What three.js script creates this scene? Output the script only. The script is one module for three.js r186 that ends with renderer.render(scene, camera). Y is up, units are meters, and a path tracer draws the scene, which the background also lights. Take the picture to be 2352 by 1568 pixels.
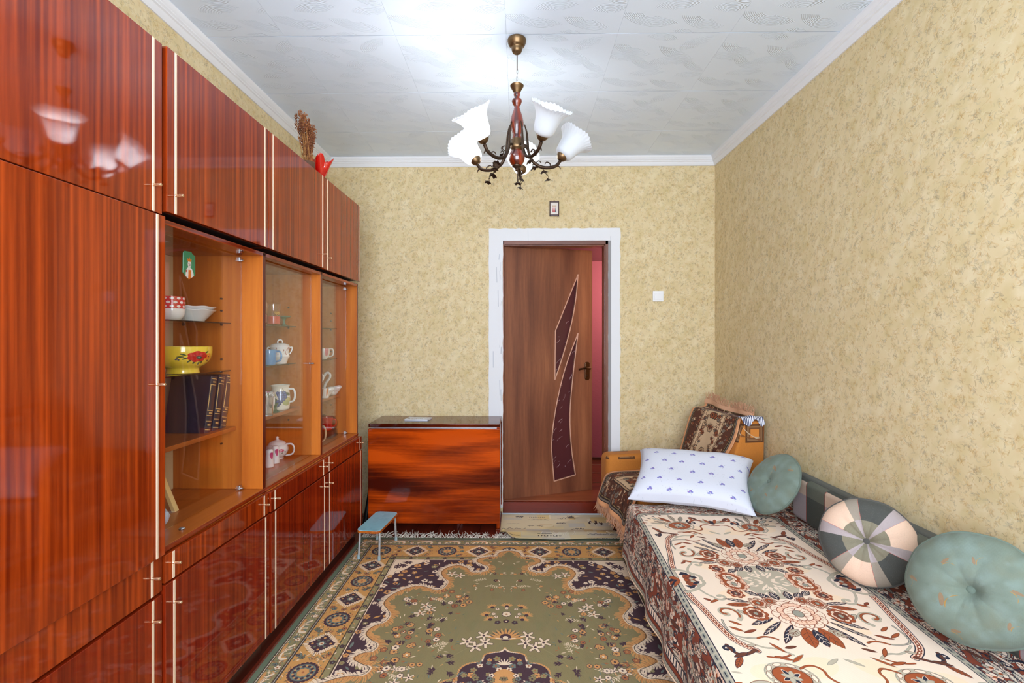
import * as THREE from 'three';
import { RoundedBoxGeometry } from 'three/addons/geometries/RoundedBoxGeometry.js';
import { mergeGeometries, mergeVertices, toCreasedNormals } from 'three/addons/utils/BufferGeometryUtils.js';

// ───────── camera, daylight, exposure ─────────
const scene = new THREE.Scene();
const F = 1095, W = 2352, H = 1568, EYE = 1.33;
const camera = new THREE.PerspectiveCamera(2 * Math.atan(H / 2 / F) * 180 / Math.PI, W / H, 0.05, 50);
camera.position.set(0, EYE, 0);
camera.rotation.y = 0.8 * Math.PI / 180;
camera.setViewOffset(W, H, 0, 7, W, H);
const renderer = new THREE.WebGLRenderer({ antialias: true });
renderer.toneMapping = THREE.LinearToneMapping;
renderer.toneMappingExposure = 1.35;
renderer.shadowMap.enabled = true;
scene.background = new THREE.Color(0.74, 0.87, 1.0);
scene.backgroundIntensity = 3.0;
const BULB = 0.21, HALL = 2.6, DAY = 6.8;
// daylight that enters through the window behind the camera
const dayWindow = { x0: -1.15, x1: 1.25, y0: 0.85, y1: 2.4, z: 0.8 };
const day = new THREE.RectAreaLight(new THREE.Color(0.86, 0.93, 1.06), DAY, 2.3, 1.5);
day.position.set(0.05, 1.62, dayWindow.z - 0.02);
day.lookAt(0.05, 1.62, -3);
scene.add(day);

// ───────── helpers ─────────
let seed = 12345;
const rnd = () => { seed |= 0; seed = seed + 0x6D2B79F5 | 0; let t = Math.imul(seed ^ seed >>> 15, 1 | seed); t = t + Math.imul(t ^ t >>> 7, 61 | t) ^ t; return ((t ^ t >>> 14) >>> 0) / 4294967296; };
const rr = (a, b) => a + (b - a) * rnd();
const pick = (a) => a[Math.floor(rnd() * a.length)];
const V3 = (x, y, z) => new THREE.Vector3(x, y, z);
const V2 = (x, y) => new THREE.Vector2(x, y);
const lerp = THREE.MathUtils.lerp, smooth = THREE.MathUtils.smoothstep, clamp = THREE.MathUtils.clamp;
const RAD = Math.PI / 180;
const used = {};
const numbered = (n) => { const k = used[n] = (used[n] ?? -1) + 1; return k ? n + '_' + String(k).padStart(3, '0') : n; };
function mesh(name, geo, mat, parent) {
  const m = new THREE.Mesh(geo, mat); m.name = name; m.castShadow = m.receiveShadow = true; (parent ?? scene).add(m); return m;
}
function part(name, geo, mat, parent, label) { const m = mesh(name, geo, mat, parent); if (label) m.userData.label = label; return m; }
function thing(name, label, category, pos = [0, 0, 0], turn = 0, group) {
  const o = new THREE.Group(); o.name = numbered(name); o.position.set(...pos); o.rotation.y = turn;
  o.userData = { label, category }; if (group) o.userData.group = group; scene.add(o); return o;
}
function single(name, geo, mat, label, category, group) { const m = mesh(numbered(name), geo, mat); m.userData = { label, category }; if (group) m.userData.group = group; return m; }
function struct(name, geo, mat, parent) { const m = mesh(name, geo, mat, parent); if (!parent) m.userData.kind = 'structure'; return m; }
function structGroup(name) { const g = new THREE.Group(); g.name = name; g.userData.kind = 'structure'; scene.add(g); return g; }
// box between two corners (in the parent's frame), rounded edges, metric uv with the grain along an axis
let uvSeed = 0;
function metricUV(g, size = 1, grain = 'y', shift = true) {
  const geo = g.index ? g.toNonIndexed() : g; geo.computeVertexNormals();
  const p = geo.attributes.position, uv = new Float32Array(p.count * 2), a = V3(), b = V3(), c = V3(), n = V3();
  const du = shift ? (uvSeed = (uvSeed * 1.37 + 0.413) % 1) : 0, dv = shift ? (uvSeed * 7.13) % 1 : 0, gi = 'xyz'.indexOf(grain);
  for (let i = 0; i < p.count; i += 3) {
    a.fromBufferAttribute(p, i); b.fromBufferAttribute(p, i + 1); c.fromBufferAttribute(p, i + 2);
    n.copy(b).sub(a).cross(c.clone().sub(a)); const ab = [Math.abs(n.x), Math.abs(n.y), Math.abs(n.z)], ax = ab.indexOf(Math.max(...ab));
    const rest = [0, 1, 2].filter((k) => k !== ax); let vi = rest.includes(gi) ? gi : rest[1]; const ui = rest.find((k) => k !== vi);
    [a, b, c].forEach((q, k) => { uv[(i + k) * 2] = q.getComponent(ui) / size + du; uv[(i + k) * 2 + 1] = q.getComponent(vi) / size + dv; });
  }
  geo.setAttribute('uv', new THREE.BufferAttribute(uv, 2)); return geo;
}
function boxGeo(x0, x1, y0, y1, z0, z1, { r = 0.002, size = 1, grain = 'y', seg = 1 } = {}) {
  const w = Math.abs(x1 - x0), h = Math.abs(y1 - y0), d = Math.abs(z1 - z0), k = Math.min(r, w * 0.45, h * 0.45, d * 0.45);
  let g = k > 0.0004 ? new RoundedBoxGeometry(w, h, d, seg, k) : new THREE.BoxGeometry(w, h, d);
  const smoothN = g.attributes.normal.clone(), ni = g.index;
  g.translate((x0 + x1) / 2, (y0 + y1) / 2, (z0 + z1) / 2);
  const out = metricUV(g, size, grain);
  if (!ni && k > 0.0004) out.setAttribute('normal', smoothN);
  return out;
}
const wbox = (o, name, mat, x0, x1, y0, y1, z0, z1, opt = {}) => part(name, boxGeo(x0 - o.position.x, x1 - o.position.x, y0 - o.position.y, y1 - o.position.y, z0 - o.position.z, z1 - o.position.z, opt), mat, o, opt.label);
function lathe(pts, seg = 48) { return new THREE.LatheGeometry(pts.map(([r, y]) => V2(Math.max(r, 0.00001), y)), seg); }
function smoothLathe(pts, n = 40, seg = 48) { const c = new THREE.SplineCurve(pts.map(([r, y]) => V2(r, y))); return new THREE.LatheGeometry(c.getPoints(n).map((p) => V2(Math.max(p.x, 0.00001), p.y)), seg); }
function tube(pts, r, seg = 24, rad = 8, closed = false) { return new THREE.TubeGeometry(new THREE.CatmullRomCurve3(pts.map((p) => V3(...p)), closed, 'centripetal'), seg, r, rad, closed); }
function taperTube(pts, r0, r1, seg = 20, rad = 8) {
  const c = new THREE.CatmullRomCurve3(pts.map((p) => V3(...p)), false, 'centripetal'), g = new THREE.TubeGeometry(c, seg, 1, rad, false), p = g.attributes.position, q = V3();
  for (let i = 0; i <= seg; i++) { const at = c.getPointAt(i / seg), r = typeof r1 === 'function' ? r1(i / seg) : lerp(r0, r1, i / seg); for (let j = 0; j <= rad; j++) { const k = i * (rad + 1) + j; q.fromBufferAttribute(p, k).sub(at).multiplyScalar(r).add(at); p.setXYZ(k, q.x, q.y, q.z); } }
  g.computeVertexNormals(); return g;
}
const cyl = (r0, r1, h, seg = 24) => new THREE.CylinderGeometry(r0, r1, h, seg);
const merge = (list) => mergeGeometries(list.map((g) => { const q = g.index ? g.toNonIndexed() : g.clone(); for (const k of Object.keys(q.attributes)) if (!['position', 'normal', 'uv'].includes(k)) q.deleteAttribute(k); return q; }));
// a sheet from a function (s,t) -> [x,y,z], with thickness
function sheet(fn, nu, nv, thick = 0.004, uvf) {
  const P = [], U = [], idx = [], N = (nu + 1) * (nv + 1), e = 1e-3;
  const top = [], at = (s, t) => V3(...fn(s, t));
  for (let j = 0; j <= nv; j++) for (let i = 0; i <= nu; i++) {
    const s = i / nu, t = j / nv, p = at(s, t), ds = at(Math.min(1, s + e), t).sub(at(Math.max(0, s - e), t)), dt = at(s, Math.min(1, t + e)).sub(at(s, Math.max(0, t - e)));
    const n = ds.cross(dt).normalize(); top.push([p, n]); P.push(p.x, p.y, p.z); U.push(...(uvf ? uvf(s, t) : [s, t]));
  }
  for (const [p, n] of top) P.push(p.x - n.x * thick, p.y - n.y * thick, p.z - n.z * thick);
  for (let k = 0; k < N; k++) U.push(U[k * 2], U[k * 2 + 1]);
  const id = (i, j) => j * (nu + 1) + i;
  for (let j = 0; j < nv; j++) for (let i = 0; i < nu; i++) { const a = id(i, j), b = id(i + 1, j), c = id(i + 1, j + 1), d = id(i, j + 1); idx.push(a, b, c, a, c, d, a + N, c + N, b + N, a + N, d + N, c + N); }
  const edge = (a, b) => idx.push(a, a + N, b, b, a + N, b + N);
  for (let i = 0; i < nu; i++) { edge(id(i, 0), id(i + 1, 0)); edge(id(i + 1, nv), id(i, nv)); }
  if (at(0, 0.5).distanceTo(at(1, 0.5)) > 1e-5) for (let j = 0; j < nv; j++) { edge(id(0, j + 1), id(0, j)); edge(id(nu, j), id(nu, j + 1)); }
  const g = new THREE.BufferGeometry(); g.setAttribute('position', new THREE.Float32BufferAttribute(P, 3)); g.setAttribute('uv', new THREE.Float32BufferAttribute(U, 2)); g.setIndex(idx); g.computeVertexNormals();
  if (at(0, 0.5).distanceTo(at(1, 0.5)) < 1e-5) { // a closed ring: no crease where its ends meet
    const n = g.attributes.normal; for (let j = 0; j <= nv; j++) for (const o of [0, N]) { const a = id(0, j) + o, b = id(nu, j) + o, x = n.getX(a) + n.getX(b), y = n.getY(a) + n.getY(b), z = n.getZ(a) + n.getZ(b), l = Math.hypot(x, y, z) || 1; for (const k of [a, b]) n.setXYZ(k, x / l, y / l, z / l); }
  }
  return g;
}
// strands of a fringe along a row of [point, direction]
function fringe(row, len, r = 0.0016, jitter = 0.25, seg = 3) {
  return merge(row.map(([p, d]) => { const L = len * rr(0.75, 1.1), q = V3(...p), v = V3(...d).normalize(); const j = () => rr(-1, 1) * jitter * L * 0.4; const m = q.clone().addScaledVector(v, L * 0.5).add(V3(j(), j() * 0.4, j())), e = q.clone().addScaledVector(v, L).add(V3(j(), j() * 0.4, j())); return taperTube([q.toArray(), m.toArray(), e.toArray()], r, r * 0.5, seg, 4); }));
}
// ── textures ──
function canvasTex(w, h, draw, { srgb = true, repeat } = {}) {
  const c = document.createElement('canvas'); c.width = w; c.height = h; const g = c.getContext('2d'); draw(g, w, h);
  const t = new THREE.CanvasTexture(c); if (srgb) t.colorSpace = THREE.SRGBColorSpace; t.wrapS = t.wrapT = THREE.RepeatWrapping; if (repeat) t.repeat.set(...repeat); return t;
}
const hash = (x, y, s) => { let h = Math.imul(x, 374761393) + Math.imul(y, 668265263) + Math.imul(s, 974711); h = Math.imul(h ^ h >>> 13, 1274126177); return ((h ^ h >>> 16) >>> 0) / 4294967296; };
function noise(x, y, px, py, s = 0) { // value noise with periods px, py
  const xi = Math.floor(x), yi = Math.floor(y), fx = x - xi, fy = y - yi, u = fx * fx * (3 - 2 * fx), v = fy * fy * (3 - 2 * fy), m = (a, n) => ((a % n) + n) % n;
  const a = hash(m(xi, px), m(yi, py), s), b = hash(m(xi + 1, px), m(yi, py), s), c = hash(m(xi, px), m(yi + 1, py), s), d = hash(m(xi + 1, px), m(yi + 1, py), s);
  return lerp(lerp(a, b, u), lerp(c, d, u), v);
}
function pixelTex(w, h, fn, srgb = true) {
  const d = new Uint8Array(w * h * 4);
  for (let y = 0; y < h; y++) for (let x = 0; x < w; x++) { const c = fn(x / w, y / h), k = (y * w + x) * 4; d[k] = clamp(c[0], 0, 255); d[k + 1] = clamp(c[1], 0, 255); d[k + 2] = clamp(c[2], 0, 255); d[k + 3] = 255; }
  const t = new THREE.DataTexture(d, w, h, THREE.RGBAFormat); if (srgb) t.colorSpace = THREE.SRGBColorSpace; t.wrapS = t.wrapT = THREE.RepeatWrapping; t.magFilter = THREE.LinearFilter; t.minFilter = THREE.LinearMipmapLinearFilter; t.needsUpdate = true; return t;
}
const mix3 = (a, b, t) => [lerp(a[0], b[0], t), lerp(a[1], b[1], t), lerp(a[2], b[2], t)];
const rgba = (c, a = 1) => `rgba(${c[0] | 0},${c[1] | 0},${c[2] | 0},${a})`;
const std = (o) => new THREE.MeshStandardMaterial(o), phys = (o) => new THREE.MeshPhysicalMaterial(o);
const S = (r, g, b) => new THREE.Color().setRGB(r / 255, g / 255, b / 255, THREE.SRGBColorSpace);

// wood veneers: grain runs along V
const veneer = (w, h, light, dark, { stripes = 48, wander = 0.25, fine = 300, contrast = 1, s = 1, flame = 0 }) => pixelTex(w, h, (u, v) => {
  const wob = (noise(u * 6, v * 3, 6, 3, s + 9) - 0.5) * 0.02 * wander;
  const a = noise((u + wob) * stripes, v * 2, stripes, 2, s), b = noise((u + wob) * stripes * 2.0, v * 2, stripes * 2, 2, s + 1), c = noise((u + wob * 0.5) * fine, v * 6, fine, 6, s + 2), d = noise(u * fine * 1.5, v * 40, Math.round(fine * 1.5), 40, s + 3), f = flame ? noise(u * 16 + Math.sin(v * 6.283) * 0.5, v * 2, 16, 2, s + 4) : 0.5;
  let t = 0.40 * a + 0.26 * b + 0.18 * c + 0.06 * d + (flame ? flame * (f - 0.5) : 0) + 0.05;
  t = clamp((t - 0.5) * 1.7 * contrast + 0.5, 0, 1);
  return mix3(dark, light, t);
});
const tSapele = veneer(1024, 1024, [170, 66, 18], [102, 30, 7], { stripes: 100, wander: 0.1, contrast: 0.95, s: 3 });
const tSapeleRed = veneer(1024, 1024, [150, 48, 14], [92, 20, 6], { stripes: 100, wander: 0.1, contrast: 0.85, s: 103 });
const tInner = veneer(512, 512, [210, 124, 44], [164, 82, 22], { stripes: 22, fine: 160, contrast: 0.75, s: 21 });
const tTable = veneer(1024, 1024, [196, 74, 10], [66, 13, 4], { stripes: 14, wander: 1.6, fine: 190, contrast: 1.0, s: 41, flame: 0.55 });
const tDoor = veneer(1024, 1024, [158, 98, 62], [102, 54, 32], { stripes: 9, wander: 2.5, fine: 130, contrast: 0.95, s: 61, flame: 0.15 });
const tFloor = veneer(512, 512, [128, 42, 20], [84, 24, 12], { stripes: 10, fine: 90, contrast: 0.8, s: 77 });
const lacquer = (map, o = {}) => phys({ map, roughness: 0.045, specularIntensity: 0.95, ...o });
const M = {
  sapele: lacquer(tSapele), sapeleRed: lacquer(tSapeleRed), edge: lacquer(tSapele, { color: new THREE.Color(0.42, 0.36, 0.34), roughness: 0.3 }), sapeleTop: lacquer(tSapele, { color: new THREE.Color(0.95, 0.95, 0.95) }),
  inner: phys({ map: tInner, roughness: 0.38, specularIntensity: 0.6 }),
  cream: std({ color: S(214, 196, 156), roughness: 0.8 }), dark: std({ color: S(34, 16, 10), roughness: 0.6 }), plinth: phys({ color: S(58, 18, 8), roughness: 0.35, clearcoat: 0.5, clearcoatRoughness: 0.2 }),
  ledge: phys({ map: tInner, color: new THREE.Color(0.72, 0.66, 0.62), roughness: 0.35, clearcoat: 0.4, clearcoatRoughness: 0.2 }),
  gold: std({ color: S(250, 226, 198), metalness: 0.35, roughness: 0.34 }), goldPin: std({ color: S(235, 200, 160), metalness: 0.9, roughness: 0.2 }),
  steel: std({ color: S(190, 190, 192), metalness: 1, roughness: 0.3 }), black: std({ color: S(14, 14, 15), roughness: 0.5 }),
  pane: phys({ color: 0xffffff, transmission: 1, thickness: 0, roughness: 0, ior: 1.52 }), shelfGlass: phys({ color: S(226, 244, 236), transmission: 1, thickness: 0.006, roughness: 0, ior: 1.52, attenuationColor: S(90, 170, 140), attenuationDistance: 0.12 }),
  china: phys({ color: S(232, 232, 230), roughness: 0.22, clearcoat: 1, clearcoatRoughness: 0.04 }),
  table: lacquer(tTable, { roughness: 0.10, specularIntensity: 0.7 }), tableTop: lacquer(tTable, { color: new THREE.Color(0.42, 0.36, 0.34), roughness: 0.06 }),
  door: phys({ map: tDoor, roughness: 0.5, clearcoat: 0.15, clearcoatRoughness: 0.4 }),
  white: std({ color: S(228, 230, 233), roughness: 0.75 }), plastic: phys({ color: S(238, 240, 242), roughness: 0.3, clearcoat: 0.4 }),
  brass: std({ color: S(118, 94, 66), metalness: 0.9, roughness: 0.36 }), bronze: std({ color: S(74, 58, 46), metalness: 0.85, roughness: 0.42 }), turned: phys({ map: tTable, color: new THREE.Color(0.55, 0.42, 0.38), roughness: 0.3, clearcoat: 1, clearcoatRoughness: 0.06 }),
};

// ───────── wallpaper ─────────
const tPaper = canvasTex(2048, 2048, (g, w) => {
  seed = 777; g.fillStyle = 'rgb(218,199,156)'; g.fillRect(0, 0, w, w);
  const wrap = (x, y, r, f) => { for (const ox of [0, w, -w]) for (const oy of [0, w, -w]) if (x + ox > -r && x + ox < w + r && y + oy > -r && y + oy < w + r) { g.save(); g.translate(x + ox, y + oy); f(); g.restore(); } };
  for (let i = 0; i < 1500; i++) { const r = rr(24, 75), c = pick([[227, 213, 174], [224, 209, 168], [204, 184, 132], [208, 190, 140], [231, 218, 184], [203, 184, 132]]), sx = rr(0.5, 1), sy = rr(0.8, 1.5), a = rr(0, 3); wrap(rr(0, w), rr(0, w), 130, () => { g.rotate(a * 0.35); g.scale(sx, sy); const q = g.createRadialGradient(0, 0, 0, 0, 0, r); q.addColorStop(0, rgba(c, 0.36)); q.addColorStop(0.6, rgba(c, 0.22)); q.addColorStop(1, rgba(c, 0)); g.fillStyle = q; g.beginPath(); g.arc(0, 0, r, 0, 7); g.fill(); }); }
  g.lineCap = 'round'; g.lineJoin = 'round';
  const stroke = (L, n, wd, c, al, a) => { const pts = []; let x = -L / 2 * Math.cos(a), y = -L / 2 * Math.sin(a); for (let k = 0; k < n; k++) { pts.push([x, y]); a += rr(-0.95, 0.95); x += Math.cos(a) * L / n; y += Math.sin(a) * L / n; } return () => { g.strokeStyle = rgba(c, al); g.lineWidth = wd; g.beginPath(); g.moveTo(...pts[0]); for (let k = 1; k < n - 1; k++) g.quadraticCurveTo(pts[k][0], pts[k][1], (pts[k][0] + pts[k + 1][0]) / 2, (pts[k][1] + pts[k + 1][1]) / 2); g.stroke(); }; };
  const ochre = [[194, 148, 82], [186, 144, 88], [200, 156, 90], [180, 150, 106]], olive = [[150, 136, 106], [140, 130, 110], [158, 140, 104], [152, 148, 136]], pale = [[232, 221, 192], [228, 216, 186]];
  for (let i = 0; i < 5200; i++) {
    const cx = rr(0, w), cy = rr(0, w), a0 = rnd() < 0.65 ? rr(0.9, 2.3) : rr(0, 3.1), fam = rnd() < 0.5 ? ochre : rnd() < 0.75 ? olive : pale, m = 1 + Math.floor(rnd() * 2.6), list = [];
    for (let k = 0; k < m; k++) { const c = pick(fam), dx = rr(-14, 14), dy = rr(-14, 14); list.push([dx, dy, stroke(rr(16, 50), 5, rr(5, 12), c, rr(0.06, 0.20), a0 + rr(-0.6, 0.6)), stroke(rr(14, 48), 6, rr(1.2, 4.0), fam === pale ? pick(pale) : pick(rnd() < 0.5 ? olive : ochre).map((q) => q - 14), rr(0.12, 0.48), a0 + rr(-0.8, 0.8))]); }
    wrap(cx, cy, 90, () => { for (const [dx, dy, f1, f2] of list) { g.save(); g.translate(dx, dy); f1(); f2(); g.restore(); } });
  }
});
const wallMat = std({ map: tPaper, roughness: 0.82, bumpMap: tPaper, bumpScale: 0.0004 });
const PAPER = 1.15;
const plaster = std({ color: S(222, 224, 226), roughness: 0.7, bumpMap: pixelTex(256, 256, (u, v) => { const n = 150 + 60 * noise(u * 8, v * 8, 8, 8, 5) + 40 * noise(u * 40, v * 40, 40, 40, 6); return [n, n, n]; }, false), bumpScale: 0.004 });

// ───────── room shell ─────────
const RM = { x0: -1.456, x1: 1.477, z0: -3.61, z1: 0.8, h: 2.703 };
const OP = { x0: -0.12, x1: 0.676, y1: 2.069 };   // doorway in the back wall
const wallGeo = (a) => boxGeo(...a, { r: 0, size: PAPER });
struct('wall_left', wallGeo([RM.x0 - 0.2, RM.x0, 0, RM.h, RM.z0 - 0.12, RM.z1 + 0.25]), wallMat);
struct('wall_right', wallGeo([RM.x1, RM.x1 + 0.2, 0, RM.h, RM.z0 - 0.12, RM.z1 + 0.25]), wallMat);
struct('wall_back', merge([wallGeo([RM.x0, OP.x0, 0, RM.h, RM.z0 - 0.12, RM.z0]), wallGeo([OP.x1, RM.x1, 0, RM.h, RM.z0 - 0.12, RM.z0]), wallGeo([OP.x0, OP.x1, OP.y1, RM.h, RM.z0 - 0.12, RM.z0])]), wallMat);
const DW = dayWindow;
struct('wall_front', merge([wallGeo([RM.x0, DW.x0, 0, RM.h, RM.z1, RM.z1 + 0.25]), wallGeo([DW.x1, RM.x1, 0, RM.h, RM.z1, RM.z1 + 0.25]), wallGeo([DW.x0, DW.x1, 0, DW.y0, RM.z1, RM.z1 + 0.25]), wallGeo([DW.x0, DW.x1, DW.y1, RM.h, RM.z1, RM.z1 + 0.25])]), wallMat);
{ // the window behind the camera: white frame and panes
  const g = structGroup('window_1'); const f = [], z = RM.z1 + 0.12;
  for (const x of [DW.x0 + 0.03, (DW.x0 + DW.x1) / 2, DW.x1 - 0.03]) f.push(boxGeo(x - 0.03, x + 0.03, DW.y0, DW.y1, z, z + 0.06, { r: 0 }));
  for (const y of [DW.y0 + 0.03, DW.y1 - 0.03]) f.push(boxGeo(DW.x0, DW.x1, y - 0.03, y + 0.03, z, z + 0.06, { r: 0 }));
  part('window_frame', merge(f), M.white, g); part('window_sill', boxGeo(DW.x0 - 0.05, DW.x1 + 0.05, DW.y0 - 0.03, DW.y0, RM.z1 - 0.15, RM.z1 + 0.12, { r: 0.005 }), M.white, g);
  part('pane', boxGeo(DW.x0 + 0.06, (DW.x0 + DW.x1) / 2 - 0.03, DW.y0 + 0.06, DW.y1 - 0.06, z + 0.028, z + 0.032, { r: 0 }), M.pane, g);
  part('pane', boxGeo((DW.x0 + DW.x1) / 2 + 0.03, DW.x1 - 0.06, DW.y0 + 0.06, DW.y1 - 0.06, z + 0.028, z + 0.032, { r: 0 }), M.pane, g);
}
{ // ceiling of foam tiles pressed with swirling combed arcs
  const tSwirl = canvasTex(1024, 1024, (g, w) => {
    seed = 4242; g.fillStyle = 'rgb(120,120,120)'; g.fillRect(0, 0, w, w); g.lineWidth = 5;
    for (const [cx, cy, r0, n, a0, a1, sx, rot] of [[200, 180, 40, 9, 0.2, 2.6, 1.7, 0.5], [430, 120, 30, 8, 3.4, 5.6, 1.5, 0.3], [640, 240, 30, 10, 0, 2.4, 1.8, 0.7], [860, 180, 40, 9, 2.8, 5.0, 1.6, -0.2], [150, 450, 30, 10, 3.2, 5.4, 1.8, 0.4], [400, 430, 30, 9, 0.1, 2.4, 1.7, 0.6], [650, 520, 40, 10, 3.0, 5.5, 1.6, 0.2], [900, 470, 30, 8, 0.2, 2.2, 1.7, 0.8], [220, 760, 40, 10, 0, 2.6, 1.8, 0.4], [470, 720, 30, 9, 3.2, 5.4, 1.7, 0.1], [720, 800, 40, 10, 0.1, 2.5, 1.6, 0.5], [920, 760, 30, 8, 3.1, 5.2, 1.6, 0.3], [330, 930, 30, 8, 3.3, 5.6, 1.8, 0.2], [600, 960, 20, 6, 0.2, 2.2, 1.8, 0.4]]) {
      g.save(); g.translate(cx, cy); g.rotate(rot); g.scale(sx, 1);
      for (let k = 0; k < n; k++) { const r = r0 + k * 12; g.strokeStyle = 'rgba(255,255,255,0.9)'; g.lineWidth = 4; g.beginPath(); g.arc(0, 0, r, a0, a1); g.stroke(); g.strokeStyle = 'rgba(0,0,0,0.45)'; g.lineWidth = 3; g.beginPath(); g.arc(0, 0, r + 6, a0, a1); g.stroke(); }
      g.restore();
    }
  }, { srgb: false });
  const tile = phys({ color: S(224, 238, 254), roughness: 0.42, bumpMap: tSwirl, bumpScale: 0.002, clearcoat: 0.12, clearcoatRoughness: 0.35 });
  const c = struct('ceiling', boxGeo(RM.x0 - 0.2, RM.x1 + 0.2, RM.h, RM.h + 0.2, RM.z0 - 0.12, RM.z1 + 0.25, { r: 0 }), M.white);
  const xs = [RM.x0, -1.056, -0.556, -0.056, 0.444, 0.944, RM.x1], zs = []; for (let z = -3.64; z < RM.z1; z += 0.5) zs.push(z); zs.push(RM.z1);
  const cache = {};
  for (let i = 0; i < xs.length - 1; i++) for (let j = 0; j < zs.length - 1; j++) {
    const z0 = Math.max(zs[j], RM.z0), z1 = Math.min(zs[j + 1], RM.z1), w = xs[i + 1] - xs[i], d = z1 - z0, key = [w.toFixed(3), d.toFixed(3)].join();
    cache[key] ??= (() => { const g = new THREE.BoxGeometry(w - 0.0001, 0.009, d - 0.0009, 1, 1, 1), p = g.attributes.position, u = g.attributes.uv, n = g.attributes.normal; for (let k = 0; k < p.count; k++) { if (n.getY(k) < -0.5) u.setXY(k, (p.getX(k) + w / 2) / 0.5, (p.getZ(k) + d / 2) / 0.5); if (p.getY(k) < 0) { p.setX(k, p.getX(k) * (1 - 0.0006 / w)); p.setZ(k, p.getZ(k) * (1 - 0.003 / d)); } } g.computeVertexNormals(); return g; })();
    const t = part('ceiling_tile', cache[key], tile, c); t.position.set((xs[i] + xs[i + 1]) / 2, RM.h - 0.0045, (z0 + z1) / 2); if (rnd() < 0.0) t.rotation.y = Math.PI;
  }
  // stepped cornice, mitred in the corners
  const prof = [[0.046, 0.009], [0.046, 0.013], [0.040, 0.024], [0.034, 0.031], [0.034, 0.035], [0.027, 0.041], [0.027, 0.046], [0.020, 0.050], [0.012, 0.066], [0.007, 0.074], [0, 0.074]].reverse();
  const run = (name, A, B) => { const P = [], idx = []; prof.forEach(([d, y]) => { for (const f of [A, B]) { const q = f(d); P.push(q[0], RM.h - y, q[1]); } }); for (let k = 0; k < prof.length - 1; k++) { const a = k * 2; idx.push(a, a + 1, a + 3, a, a + 3, a + 2); } const g = new THREE.BufferGeometry(); g.setAttribute('position', new THREE.Float32BufferAttribute(P, 3)); g.setIndex(idx); const q = toCreasedNormals(g, 0.5); struct(name, q, M.white); };
  const c1 = (d) => [RM.x0 + d, RM.z0 + d], c2 = (d) => [RM.x1 - d, RM.z0 + d], c3 = (d) => [RM.x1 - d, RM.z1 - d], c4 = (d) => [RM.x0 + d, RM.z1 - d];
  run('trim_1', c1, c2); run('trim_2', c2, c3); run('trim_3', c4, c1); run('trim_4', c3, c4);
}
{ // painted board floor
  const fl = struct('floor', boxGeo(RM.x0 - 0.2, RM.x1 + 0.2, -0.2, -0.02, RM.z0 - 0.12, RM.z1 + 0.25, { r: 0 }), M.dark);
  const mats = [0.9, 1, 1.12].map((k) => phys({ map: tFloor, color: new THREE.Color(k, k, k), roughness: 0.4, clearcoat: 0.5, clearcoatRoughness: 0.2 })), g = boxGeo(-0.0735, 0.0735, -0.02, 0, RM.z0, RM.z1, { r: 0.003, grain: 'z' });
  for (let x = RM.x0 + 0.0735; x < RM.x1; x += 0.1485) { const p = part('floorboard', g, pick(mats), fl); p.position.x = Math.min(x, RM.x1 - 0.0735); }
}
{ // plaster band left bare round the doorway, with ragged edges
  seed = 91; const sh = new THREE.Shape(), pts = [], o = 0.0;
  const ragged = (x0, y0, x1, y1, amp, n) => { for (let i = 0; i < n; i++) { const t = i / n, k = rr(-amp, amp); pts.push(Math.abs(x1 - x0) > Math.abs(y1 - y0) ? [lerp(x0, x1, t), lerp(y0, y1, t) + k] : [lerp(x0, x1, t) + k, lerp(y0, y1, t)]); } };
  ragged(-0.226, 0.0, -0.226, 2.161, 0.0018, 34); ragged(-0.226, 2.161, 0.766, 2.163, 0.0026, 44); ragged(0.766, 2.163, 0.766, 0.0, 0.004, 60);
  ragged(OP.x1 + o, 0.0, OP.x1 + o, OP.y1, 0.002, 40); ragged(OP.x1, OP.y1, OP.x0, OP.y1, 0.001, 12); ragged(OP.x0, OP.y1, OP.x0, 0.0, 0.0025, 40);
  pts.forEach(([x, y], i) => i ? sh.lineTo(x, Math.max(0, y)) : sh.moveTo(x, y)); sh.closePath();
  const g = new THREE.ExtrudeGeometry(sh, { depth: 0.005, bevelEnabled: false }); g.translate(0, 0, RM.z0 - 0.001);
  const mp = canvasTex(1024, 1024, (c, w) => { seed = 55; c.fillStyle = 'rgb(226,228,231)'; c.fillRect(0, 0, w, w); c.lineCap = 'round'; for (let i = 0; i < 70; i++) { const x = pick([rr(60, 110), rr(900, 960), rr(0, 1024)]), y = rr(0, w); c.strokeStyle = rgba(pick([[150, 160, 176], [170, 176, 186], [120, 128, 140], [240, 240, 240]]), rr(0.15, 0.5)); c.lineWidth = rr(2, 7); c.beginPath(); c.moveTo(x, y); c.lineTo(x + rr(-4, 4), y + rr(6, 60)); c.stroke(); } });
  const p = g.attributes.position, uv = g.attributes.uv; for (let i = 0; i < p.count; i++) uv.setXY(i, p.getX(i) + 0.23, p.getY(i) / 2.2);
  struct('trim_5', g, std({ map: mp, roughness: 0.7, bumpMap: plaster.bumpMap, bumpScale: 0.003 }));
  // grey unfinished reveal between plaster and frame
  struct('trim_6', merge([boxGeo(OP.x1 - 0.001, OP.x1 + 0.022, 0.09, OP.y1, RM.z0 - 0.02, RM.z0 + 0.0046, { r: 0 })]), std({ color: S(150, 150, 152), roughness: 0.9, bumpMap: plaster.bumpMap, bumpScale: 0.004 }));
}
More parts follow.
